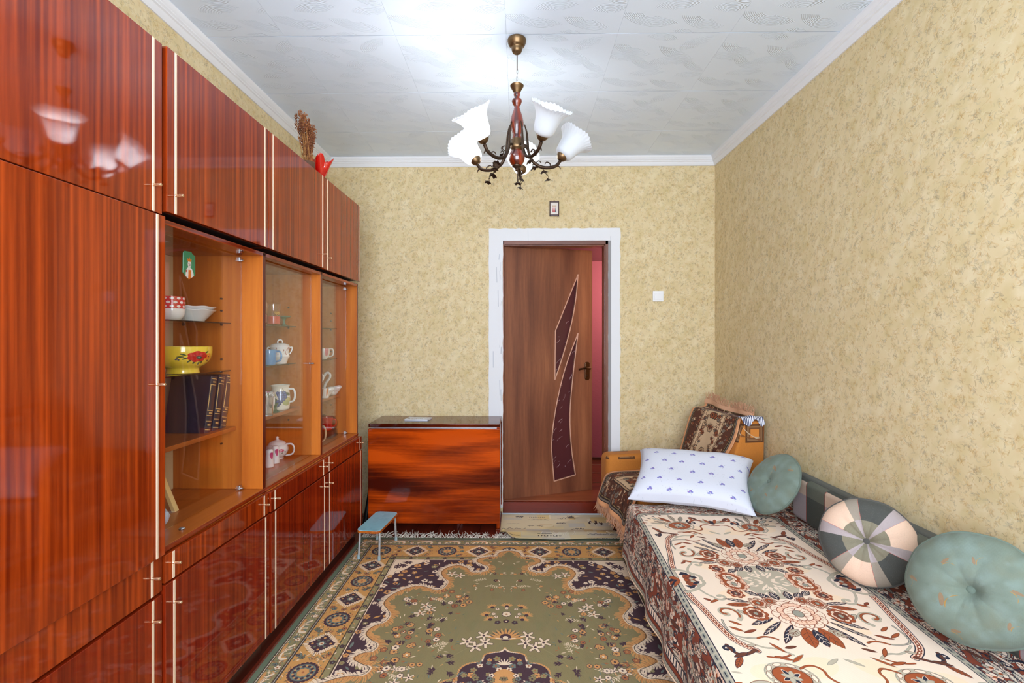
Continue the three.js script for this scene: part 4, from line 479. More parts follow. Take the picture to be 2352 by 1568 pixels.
// ───────── carpet (one quarter of its pattern is drawn, and mirrored) ─────────
const CAR = { x0: -1.048, z0: -3.15, w: 0.99, l: 1.54 };
const tCarpet = canvasTex(1024, 1593, (g, w) => {
  const K = 1024 / 0.99; g.scale(K, K); g.lineCap = 'round'; g.lineJoin = 'round'; seed = 2024;
  const C = { green: [136, 124, 84], dgreen: [106, 110, 88], purple: [72, 48, 56], orange: [208, 150, 90], tan: [202, 148, 82], cream: [232, 208, 178], teal: [110, 122, 112], rust: [166, 102, 64], edge: [106, 118, 94], dark: [78, 62, 48], olive: [146, 134, 92] };
  const f = (c, a = 1) => { g.fillStyle = rgba(c, a); }, st = (c, wd, a = 1) => { g.strokeStyle = rgba(c, a); g.lineWidth = wd; };
  const dot = (x, y, r) => { g.beginPath(); g.arc(x, y, r, 0, 7); g.fill(); };
  const flower = (x, y, r, c, cc, n = 6, out = C.purple) => { const a0 = rr(0, 6); f(out, 0.85); for (let k = 0; k < n; k++) { const a = a0 + k * 6.2832 / n; dot(x + Math.cos(a) * r * 0.62, y + Math.sin(a) * r * 0.62, r * 0.46); } f(c); for (let k = 0; k < n; k++) { const a = a0 + k * 6.2832 / n; dot(x + Math.cos(a) * r * 0.58, y + Math.sin(a) * r * 0.58, r * 0.36); } f(cc); dot(x, y, r * 0.27); };
  const star = (x, y, r, c, cc) => { const a0 = rr(0, 6); st(C.purple, r * 0.52, 0.8); for (let k = 0; k < 5; k++) { const a = a0 + k * 1.2566; g.beginPath(); g.moveTo(x, y); g.lineTo(x + Math.cos(a) * r, y + Math.sin(a) * r); g.stroke(); } st(c, r * 0.38); for (let k = 0; k < 5; k++) { const a = a0 + k * 1.2566; g.beginPath(); g.moveTo(x, y); g.lineTo(x + Math.cos(a) * r, y + Math.sin(a) * r); g.stroke(); } f(cc); dot(x, y, r * 0.2); };
  const leaf = (x, y, a, L, wd, c) => { f(c); g.save(); g.translate(x, y); g.rotate(a); g.beginPath(); g.moveTo(0, 0); g.quadraticCurveTo(L * 0.5, wd, L, 0); g.quadraticCurveTo(L * 0.5, -wd, 0, 0); g.fill(); g.restore(); };
  const jag = (x, y, a, L, c) => { for (const [t, b] of [[0, 0], [0.25, 0.7], [0.25, -0.7], [0.5, 0.6], [0.5, -0.6]]) leaf(x + Math.cos(a) * L * t, y + Math.sin(a) * L * t, a + b, L * (b ? 0.45 : 1), L * 0.16, c); };
  const sprig = (x, y, a, L, c) => { st(c, 0.0022, 0.8); g.beginPath(); g.moveTo(x, y); g.lineTo(x + Math.cos(a) * L, y + Math.sin(a) * L); g.stroke(); for (let k = 1; k < 6; k++) for (const s of [1, -1]) leaf(x + Math.cos(a) * L * k / 6, y + Math.sin(a) * L * k / 6, a + s * 0.8, 0.018, 0.004, c); };
  f(C.green); g.fillRect(0, 0, 0.99, 1.54);
  for (let i = 0; i < 900; i++) { f(pick([[140, 128, 92], [124, 114, 78], [142, 128, 96], [120, 118, 84]]), 0.12); g.beginPath(); g.ellipse(rr(0, 1), rr(0, 1.54), rr(0.006, 0.03), rr(0.01, 0.05), 0, 0, 7); g.fill(); }
  // dark corner field
  const B = [[0.99, 0.186], [0.955, 0.190], [0.925, 0.215], [0.915, 0.262], [0.87, 0.268], [0.815, 0.285], [0.795, 0.33], [0.835, 0.365], [0.872, 0.395], [0.868, 0.44], [0.82, 0.462], [0.779, 0.455], [0.75, 0.405], [0.70, 0.378], [0.64, 0.40], [0.608, 0.46], [0.63, 0.52], [0.666, 0.565], [0.655, 0.63], [0.615, 0.655], [0.57, 0.63], [0.52, 0.61], [0.46, 0.632], [0.415, 0.675], [0.385, 0.72], [0.372, 0.785], [0.41, 0.835], [0.438, 0.88], [0.425, 0.94], [0.375, 0.975], [0.362, 1.03], [0.40, 1.07], [0.443, 1.10], [0.435, 1.145], [0.385, 1.16], [0.362, 1.195], [0.41, 1.225], [0.458, 1.245], [0.44, 1.29], [0.375, 1.295], [0.335, 1.31], [0.30, 1.33], [0.255, 1.345], [0.215, 1.385], [0.205, 1.44], [0.195, 1.54]];
  const path = (pts, close) => { g.beginPath(); g.moveTo(...pts[0]); for (let k = 1; k < pts.length - 1; k++) g.quadraticCurveTo(pts[k][0], pts[k][1], (pts[k][0] + pts[k + 1][0]) / 2, (pts[k][1] + pts[k + 1][1]) / 2); g.lineTo(...pts[pts.length - 1]); if (close) { for (const q of close) g.lineTo(...q); g.closePath(); } };
  const curve = new THREE.SplineCurve(B.map(([a, b]) => V2(a, b))), samples = curve.getSpacedPoints(620);
  // everything outside the green: border first
  g.save(); path(B, [[0, 1.54], [0, 0], [0.99, 0]]); g.clip();
  f(C.purple); g.fillRect(0.28, 0.28, 0.8, 1.3);
  const bands = [[0, C.edge], [0.030, C.dark], [0.036, C.cream], [0.039, C.dark], [0.043, C.olive], [0.100, C.dark], [0.106, [150, 140, 130]], [0.110, C.dark], [0.116, C.tan], [0.272, C.dark], [0.277, C.olive], [0.304, C.dark], [0.310, C.cream], [0.315, C.purple]];
  for (const [d, c] of bands) { f(c); g.beginPath(); g.moveTo(d, d); g.lineTo(1, d); g.lineTo(1, d === 0 ? 0.03 : 0.32); g.lineTo(0.32, 0.32); g.lineTo(0.32, 1.54); g.lineTo(d, 1.54); g.fill(); }
  const alongs = (fn, step, d, len0 = 0.0) => { for (let t = step; t < 1.54; t += step) { fn(d, t, 1); if (t < 1.0) fn(t, d, 0); } };
  st([206, 200, 190], 0.0022); for (const d of [0.0365, 0.108]) { g.setLineDash([0.004, 0.006]); g.beginPath(); g.moveTo(1, d); g.lineTo(d, d); g.lineTo(d, 1.54); g.stroke(); g.setLineDash([]); }
  // outer leaf scroll band
  for (let i = 0; i < 700; i++) { const t = rr(0.05, 1.54), d = rr(0.047, 0.096); i % 3 === 2 && t < 1 ? leaf(t, d, rr(0, 6), rr(0.012, 0.024), 0.004, pick([C.cream, C.orange, C.teal, C.rust, C.dgreen])) : leaf(d, t, rr(0, 6), rr(0.012, 0.024), 0.004, pick([C.cream, C.orange, C.teal, C.rust, C.dgreen])); }
  for (let i = 0; i < 800; i++) { const t = rr(0.12, 1.54), d = rr(0.122, 0.268); i % 3 === 2 && t < 1 ? leaf(t, d, rr(0, 6), rr(0.010, 0.022), 0.004, pick([C.cream, C.rust, C.teal, C.dark, C.dgreen])) : leaf(d, t, rr(0, 6), rr(0.010, 0.022), 0.004, pick([C.cream, C.rust, C.teal, C.dark, C.dgreen])); }
  alongs((x, y, side) => { const n = side ? y : x, o = (k) => side ? [x + k[0], y + k[1]] : [x + k[1], y + k[0]]; if (n < 0.12) return; }, 0.089, 0.07);
  for (const side of [1, 0]) for (let t = 0.105; t < 1.5; t += 0.178) { g.save(); if (side) g.translate(0.071, t); else { g.translate(t, 0.071); g.rotate(-Math.PI / 2); g.scale(-1, 1); } 
    st(C.orange, 0.013); g.beginPath(); g.moveTo(-0.022, -0.068); g.quadraticCurveTo(-0.026, 0, 0.018, 0.03); g.stroke(); st(C.cream, 0.012); g.beginPath(); g.moveTo(0.012, -0.062); g.quadraticCurveTo(-0.024, -0.02, -0.012, 0.018); g.quadraticCurveTo(0.0, 0.036, 0.016, 0.024); g.stroke(); st(C.rust, 0.003); g.beginPath(); g.moveTo(0.014, -0.054); g.quadraticCurveTo(-0.030, -0.02, -0.018, 0.022); g.stroke(); for (let k = 0; k < 7; k++) leaf(-0.008 + 0.0 * k, -0.05 + k * 0.012, -0.6 + k * 0.1, 0.026, 0.005, k % 2 ? C.teal : C.cream); flower(0.01, 0.078, 0.014, C.cream, C.rust, 5); flower(-0.008, 0.060, 0.009, C.teal, C.purple, 5); leaf(0, 0.085, 1.0, 0.02, 0.006, C.dgreen); g.restore(); }
  // main band: round rosettes and jagged diamonds in turn
  const rosette = (x, y, r) => { f(C.orange); dot(x, y, r * 1.12); f(C.purple); for (let k = 0; k < 22; k++) dot(x + Math.cos(k * 0.2856) * r * 0.93, y + Math.sin(k * 0.2856) * r * 0.93, r * 0.15); dot(x, y, r * 0.93); f(C.teal); dot(x, y, r * 0.86); for (let k = 0; k < 10; k++) { const a = k * 0.6283; f(C.purple); dot(x + Math.cos(a) * r * 0.62, y + Math.sin(a) * r * 0.62, r * 0.12); f(C.orange); dot(x + Math.cos(a + 0.31) * r * 0.68, y + Math.sin(a + 0.31) * r * 0.68, r * 0.09); } f(C.dgreen); dot(x, y, r * 0.44); f(C.orange); for (let k = 0; k < 8; k++) dot(x + Math.cos(k * 0.785) * r * 0.28, y + Math.sin(k * 0.785) * r * 0.28, r * 0.15); dot(x, y, r * 0.24); f(C.rust); dot(x, y, r * 0.10); };
  const diamond = (x, y, r) => { const at = (a) => 1 / (Math.abs(Math.cos(a)) + Math.abs(Math.sin(a))); st(C.cream, 0.006); for (let k = 0; k < 44; k++) { const a = k * 0.1428, q = at(a); g.beginPath(); g.moveTo(x + Math.cos(a) * r * q * 0.9, y + Math.sin(a) * r * q * 0.9); g.lineTo(x + Math.cos(a) * (r * q + 0.012), y + Math.sin(a) * (r * q + 0.012)); g.stroke(); } f(C.purple); g.beginPath(); for (let k = 0; k < 48; k++) { const a = k * 0.1309, q = at(a) * r * (k % 2 ? 1.0 : 0.84); g.lineTo(x + Math.cos(a) * q, y + Math.sin(a) * q); } g.fill(); f(C.teal); g.beginPath(); for (let k = 0; k < 16; k++) { const a = k * 0.3927, q = r * (k % 2 ? 0.24 : 0.36) * (0.5 + at(a) * 0.5); g.lineTo(x + Math.cos(a) * q, y + Math.sin(a) * q); } g.fill(); for (let k = 0; k < 4; k++) { const a = k * 1.5708 + 0.785; f(C.dgreen); dot(x + Math.cos(a) * r * 0.45, y + Math.sin(a) * r * 0.45, r * 0.10); f(C.orange); dot(x + Math.cos(a - 0.785) * r * 0.60, y + Math.sin(a - 0.785) * r * 0.60, r * 0.09); } f(C.cream); dot(x, y, r * 0.15); f(C.rust); dot(x, y, r * 0.08); };
  const bandAt = (n, side) => { const t = 0.212 + n * (side ? 0.1775 : 0.1965), p = side ? [0.196, t] : [t, 0.196]; if (n && t < 1.6) { (n % 2 ? diamond : rosette)(p[0], p[1], n % 2 ? 0.066 : 0.056); } for (const [dx, dy] of [[-0.045, 0.088], [0.045, 0.088], [0, 0.094], [-0.062, 0.075], [0.06, 0.07]]) { const q = side ? [p[0] + dx, p[1] + dy] : [p[0] + dy, p[1] + dx]; flower(q[0], q[1], 0.0125, pick([C.teal, C.orange, C.rust, C.dgreen]), C.purple, 5); leaf(q[0], q[1], rr(0, 6), 0.022, 0.006, pick([C.dgreen, C.purple, C.teal])); } };
  for (let n = 0; n < 8; n++) { bandAt(n, 1); if (n < 5) bandAt(n, 0); } rosette(0.196, 0.196, 0.056);
  for (const side of [1, 0]) for (let t = 0.30; t < 1.54; t += 0.034) { const p = side ? [0.2905, t] : [t, 0.2905]; const k = Math.round(t / 0.034) % 3; k ? leaf(p[0] - 0.008, p[1], rr(-1, 1) + side, 0.018, 0.006, pick([C.orange, C.cream, C.rust])) : flower(p[0], p[1], 0.012, C.purple, C.teal, 5, C.dark); }
  // flowers thick over the dark field
  const placed = []; f(C.cream); g.beginPath(); g.moveTo(0.316, 0.316); g.lineTo(0.50, 0.316); g.quadraticCurveTo(0.47, 0.37, 0.43, 0.38); g.quadraticCurveTo(0.40, 0.45, 0.355, 0.47); g.quadraticCurveTo(0.345, 0.52, 0.316, 0.55); g.fill(); f(C.purple); jag(0.35, 0.36, 0.75, 0.07, C.purple); jag(0.36, 0.345, 0.1, 0.07, C.purple); jag(0.345, 0.36, 1.5, 0.07, C.purple);
  for (let k = 0; k < 5200 && placed.length < 420; k++) { const x = rr(0.325, 0.98), y = rr(0.325, 1.5), r = rr(0.013, 0.023); if (placed.some(([a, b, c]) => Math.hypot(a - x, b - y) < (c + r) * 1.06)) continue; placed.push([x, y, r]); if (x < 0.48 && y < 0.5 && x + y < 0.82) continue; rnd() < 0.62 ? flower(x, y, r, pick([C.orange, C.orange, C.cream, C.olive, C.cream, C.tan]), pick([C.rust, C.cream, C.purple]), 5, C.purple) : leaf(x - r, y, rr(0, 6), r * 2, r * 0.6, pick([C.cream, C.tan, C.teal, C.orange])); }
  g.restore();
  // feathered scallops along the boundary: orange outside, cream inside
  const N = samples.length; const nrm = (i) => { const a = samples[Math.max(0, i - 2)], b = samples[Math.min(N - 1, i + 2)], d = V2(b.x - a.x, b.y - a.y).normalize(); return [-d.y, d.x]; };
  const lobe = (i, n) => 0.5 + 0.5 * Math.abs(Math.sin(i * Math.PI / n));
  for (let i = 0; i < N; i++) { const p = samples[i], n = nrm(i), L = 0.040 * lobe(i, 15) * (i % 3 ? 1 : 0.8); st(i % 3 ? C.orange : [186, 124, 70], 0.0045); g.beginPath(); g.moveTo(p.x, p.y); g.quadraticCurveTo(p.x - n[0] * L * 0.6, p.y - n[1] * L * 0.6, p.x - n[0] * L + n[1] * 0.012, p.y - n[1] * L - n[0] * 0.012); g.stroke(); }
  for (let i = 0; i < N; i += 5) { const p = samples[i], n = nrm(i), L = 0.022 * lobe(i, 15); st(C.rust, 0.0016, 0.8); g.beginPath(); g.moveTo(p.x, p.y); g.lineTo(p.x - n[0] * L + n[1] * 0.006, p.y - n[1] * L - n[0] * 0.006); g.stroke(); }
  for (let i = 0; i < N; i++) { const p = samples[i], n = nrm(i), L = 0.027 * lobe(i + 5, 13) * (i % 3 ? 1 : 0.7); st(i % 4 ? C.cream : [206, 182, 158], 0.0045); g.beginPath(); g.moveTo(p.x, p.y); g.quadraticCurveTo(p.x + n[0] * L * 0.6, p.y + n[1] * L * 0.6, p.x + n[0] * L + n[1] * 0.010, p.y + n[1] * L - n[0] * 0.010); g.stroke(); }
  st(C.dark, 0.003); path(B); g.stroke();
  // sprays on the green ground
  for (const [x, y] of [[0.574, 0.865], [0.674, 0.48], [0.72, 0.50], [0.59, 0.80], [0.62, 0.83]]) star(x, y, 0.026, C.cream, C.rust);
  for (const [x, y] of [[0.893, 1.034], [0.824, 1.079], [0.903, 1.085], [0.861, 1.111]]) star(x, y, 0.03, C.cream, C.purple);
  for (const [x, y] of [[0.777, 0.728], [0.752, 0.75], [0.80, 0.765], [0.774, 0.795], [0.74, 0.715], [0.511, 1.04], [0.532, 1.092], [0.589, 1.107], [0.523, 1.148], [0.581, 1.168], [0.54, 1.20], [0.49, 0.99], [0.55, 0.96], [0.68, 0.71], [0.65, 0.74]]) flower(x, y, 0.0185, C.orange, pick([C.cream, C.purple]), 6);
  for (const [x, y] of [[0.476, 1.136], [0.45, 1.19], [0.50, 1.215], [0.66, 0.66], [0.70, 0.67], [0.61, 0.74]]) flower(x, y, 0.016, C.rust, C.orange, 5);
  for (const [x, y, a] of [[0.46, 1.067, 0.6], [0.62, 0.95, 0.1], [0.58, 0.98, 2.2], [0.748, 1.21, 0.1], [0.726, 1.248, 2.9], [0.76, 1.26, 0.8], [0.70, 1.19, -0.6], [0.64, 0.99, 1.4], [0.52, 0.90, -0.4], [0.48, 0.78, 0.3]]) jag(x, y, a, 0.045, C.purple);
  for (const [x, y, a] of [[0.609, 0.726, 0.5], [0.64, 0.92, -0.2], [0.706, 1.151, -1.2], [0.52, 1.27, 0.6], [0.56, 1.27, -0.5], [0.88, 0.60, 0.3], [0.80, 0.56, -0.4], [0.66, 1.12, -0.5]]) sprig(x, y, a, 0.075, C.cream);
  for (const [x, y] of [[0.507, 1.262], [0.554, 1.253], [0.57, 1.33], [0.62, 1.30]]) star(x, y, 0.019, C.cream, C.purple);
  for (let i = 0; i < 16; i++) jag(rr(0.50, 0.78), rr(0.70, 1.30), rr(0, 6), rr(0.03, 0.05), C.purple);
  for (let i = 0; i < 26; i++) flower(rr(0.48, 0.74), rr(0.66, 1.32), rr(0.012, 0.018), pick([C.orange, C.cream, C.rust]), C.purple, 6);
  for (let i = 0; i < 150; i++) { const x = rr(0.46, 0.78), y = rr(0.62, 1.35); leaf(x, y, rr(0, 6), rr(0.014, 0.028), 0.005, pick([C.cream, C.orange, C.dgreen, C.teal, C.rust])); }
  for (let i = 0; i < 46; i++) { const x = rr(0.80, 0.99), y = rr(0.27, 0.66); if (x < 0.87 && y < 0.47) continue; rnd() < 0.4 ? flower(x, y, rr(0.009, 0.015), pick([C.rust, C.orange, C.purple]), C.orange, 5) : leaf(x, y, rr(0, 6), rr(0.02, 0.034), 0.005, pick([C.cream, C.cream, C.rust])); }
  st(C.olive, 0.004, 0.8); for (const q of [[[0.50, 1.22], [0.56, 1.12], [0.51, 1.02], [0.57, 0.93]], [[0.66, 0.66], [0.73, 0.73], [0.76, 0.80]], [[0.83, 1.12], [0.76, 1.18], [0.72, 1.25]]]) { path(q); g.stroke(); }
  // palmette, wreath and centre medallion on the long axis
  for (let k = -5; k <= 5; k++) { const a = -Math.PI / 2 + k * 0.27; leaf(0.99, 1.062, a, 0.085, 0.012, C.orange); st(C.purple, 0.003); g.beginPath(); g.moveTo(0.99, 1.06); g.lineTo(0.99 + Math.cos(a + 0.13) * 0.07, 1.06 + Math.sin(a + 0.13) * 0.07); g.stroke(); } f(C.purple); dot(0.99, 1.045, 0.025); f(C.cream); dot(0.99, 1.048, 0.012); leaf(0.99, 1.06, -Math.PI / 2 - 1.35, 0.05, 0.008, C.cream);
  for (const [x, y] of [[0.99, 0.79], [0.92, 0.80], [0.895, 0.865], [0.915, 0.90]]) { for (let k = 0; k < 7; k++) leaf(x, y + 0.012, -Math.PI / 2 + (k - 3) * 0.42 + (x < 0.98 ? -0.6 : 0), 0.034, 0.008, C.orange); f(C.purple); dot(x, y + 0.012, 0.010); flower(lerp(x, 0.99, 0.35), lerp(y, 0.87, 0.35), 0.011, C.cream, C.purple, 5); } flower(0.99, 0.868, 0.022, C.cream, C.rust, 8); flower(0.95, 0.935, 0.014, C.purple, C.teal, 5); flower(0.99, 0.925, 0.014, C.purple, C.cream, 5);
  const Md = [[0.99, 1.118], [0.975, 1.140], [0.93, 1.150], [0.905, 1.165], [0.895, 1.205], [0.85, 1.215], [0.815, 1.245], [0.805, 1.30], [0.765, 1.315], [0.735, 1.345], [0.725, 1.40], [0.69, 1.42], [0.665, 1.46], [0.66, 1.54]], mc = new THREE.SplineCurve(Md.map(([a, b]) => V2(a, b))).getSpacedPoints(170), mnr = (i) => { const a = mc[Math.max(0, i - 2)], b = mc[Math.min(169, i + 2)], d = V2(b.x - a.x, b.y - a.y).normalize(); return [d.y, -d.x]; };
  for (let i = 0; i < 170; i += 3) { const p = mc[i], n = mnr(i), L = 0.03; st(C.orange, 0.011); g.beginPath(); g.moveTo(p.x, p.y); g.lineTo(p.x + n[0] * L, p.y + n[1] * L); g.stroke(); st(C.rust, 0.002); g.stroke(); }
  g.save(); path(Md, [[0.99, 1.54]]); f(C.purple); g.fill(); g.clip(); for (let i = 0; i < 170; i += 2) { const p = mc[i], n = mnr(i); st(C.cream, 0.008); g.beginPath(); g.moveTo(p.x, p.y); g.lineTo(p.x - n[0] * 0.022, p.y - n[1] * 0.022); g.stroke(); } for (let k = 0; k < 130; k++) { const x = rr(0.68, 0.99), y = rr(1.18, 1.54); flower(x, y, rr(0.010, 0.018), pick([C.orange, C.olive, C.cream, C.teal]), C.rust, 5); } for (let k = -3; k <= 3; k++) leaf(0.99, 1.225, -Math.PI / 2 + k * 0.4, 0.04, 0.007, C.cream); g.restore();
  f(C.orange); g.beginPath(); g.moveTo(0.99, 1.245); g.quadraticCurveTo(0.93, 1.27, 0.92, 1.33); g.quadraticCurveTo(0.85, 1.36, 0.82, 1.54); g.lineTo(0.99, 1.54); g.fill(); for (let k = 0; k < 46; k++) flower(rr(0.85, 0.99), rr(1.28, 1.54), rr(0.010, 0.017), pick([C.green, C.teal, C.purple, C.cream, C.rust]), C.purple, 5);
});
{
  const o = thing('carpet', 'large olive green floral carpet with tan border and white end fringe', 'carpet', [CAR.x0 + CAR.w, 0, CAR.z0 + CAR.l]);
  const N = [44, 60]; const g = sheet((s, t) => { const x = (s - 0.5) * 2 * CAR.w, z = (0.5 - t) * 2 * CAR.l, wav = 0.0; return [x + (Math.abs(s - 0.5) > 0.49 ? 0.004 * Math.sin(z * 9) : 0), 0.0105, z]; }, N[0], N[1], 0.010, (s, t) => [1 - Math.abs(s - 0.5) * 2, 1 - (1 - Math.abs(t - 0.5) * 2)]);
  // uv: u 0 at the long edge, v 1 (canvas top) at the short edge
  const { position: p, uv } = g.attributes; for (let i = 0; i < p.count; i++) uv.setXY(i, 1 - Math.abs(p.getX(i)) / CAR.w * 0.999, clamp(Math.abs(p.getZ(i)) / CAR.l, 0.001, 0.999));
  const pile = pixelTex(256, 256, (u, v) => { const n = 255 * noise(u * 128, v * 128, 128, 128, 2); return [n, n, n]; }, false); pile.repeat.set(3, 4);
  tCarpet.wrapS = tCarpet.wrapT = THREE.ClampToEdgeWrapping;
  part('pile', g, std({ map: tCarpet, roughness: 0.95, bumpMap: pile, bumpScale: 0.0008 }), o); seed = 70;
  const row = []; for (let x = -CAR.w; x < CAR.w; x += 0.0042) row.push([[x, 0.006, -CAR.l], [rr(-0.7, 0.7), rr(0.02, 0.25), -1]]);
  const fr = part('fringe', fringe(row, 0.072, 0.0022, 0.7), std({ color: S(232, 224, 210), roughness: 0.95 }), o); fr.userData.kind = 'stuff';
  for (const s of [-1, 1]) part('edge_binding', boxGeo(s * CAR.w - 0.006, s * CAR.w + 0.006, 0.0005, 0.0112, -CAR.l, CAR.l, { r: 0.003 }), std({ color: S(110, 54, 36), roughness: 0.9 }), o);
}
{ // oilcloth offcut before the threshold
  const t = canvasTex(1024, 576, (g, w, h) => { seed = 33; g.fillStyle = 'rgb(216,206,172)'; g.fillRect(0, 0, w, h); for (let i = 0; i < 26; i++) { g.fillStyle = rgba(pick([[222, 196, 130], [230, 224, 200], [206, 200, 176], [214, 184, 116], [196, 196, 186], [226, 210, 160]]), 0.75); g.fillRect(rr(-50, w), rr(-30, h), rr(80, 240), rr(50, 150)); }
    g.strokeStyle = 'rgb(48,50,54)'; g.lineCap = 'round'; const scrib = (x, y, L, amp) => { g.lineWidth = rr(5, 9); g.beginPath(); g.moveTo(x, y); for (let k = 1; k < 9; k++) g.quadraticCurveTo(x + L * (k - 0.5) / 8, y + rr(-amp, amp), x + L * k / 8, y + rr(-amp, amp) * 0.4); g.stroke(); };
    for (const [x, y, L, a] of [[20, 330, 210, 40], [40, 520, 130, 14], [140, 60, 70, 22], [540, 90, 200, 46], [520, 200, 80, 20], [640, 330, 110, 40], [760, 500, 220, 20], [330, 470, 120, 10], [640, 60, 60, 30], [820, 180, 30, 90], [870, 190, 30, 90], [920, 220, 30, 90], [260, 130, 190, 6], [250, 260, 140, 34], [900, 400, 100, 26], [60, 220, 120, 6]]) scrib(x, y, L, a);
    g.fillStyle = 'rgb(66,66,66)'; for (const [x, y, n, s] of [[270, 60, 9, 16], [290, 110, 13, 11], [330, 500, 8, 24]]) for (let k = 0; k < n; k++) { g.fillRect(x + k * s * 1.1, y, s * 0.28, s); g.fillRect(x + k * s * 1.1, y + (k % 3) * s * 0.36, s * 0.8, s * 0.22); } g.strokeStyle = 'rgb(190,150,80)'; g.lineWidth = 4; g.beginPath(); g.ellipse(420, 260, 70, 34, 0, 0, 7); g.stroke(); });
  const o = single('oilcloth_mat', sheet((s, q) => { const x = lerp(-0.128, lerp(0.655, 0.668, 1 - q), s), z = lerp(-3.12, -3.592, q) + 0.008 * Math.sin(s * 5) * (1 - q), c = Math.max(0, 0.13 - Math.hypot(s * 0.79, q * 0.47)) / 0.13; const over = smooth(z, -3.32, -3.22); return [x + c * c * 0.03, 0.004 + 0.0175 * over + 0.003 * Math.sin(s * 9) * (1 - q) * (1 - q) + 0.0015 + c * c * 0.05, z - c * c * 0.05]; }, 50, 40, 0.0012), phys({ map: t, roughness: 0.4, clearcoat: 0.15 }), 'cream oilcloth offcut printed with old handwriting in front of the threshold', 'mat');
}
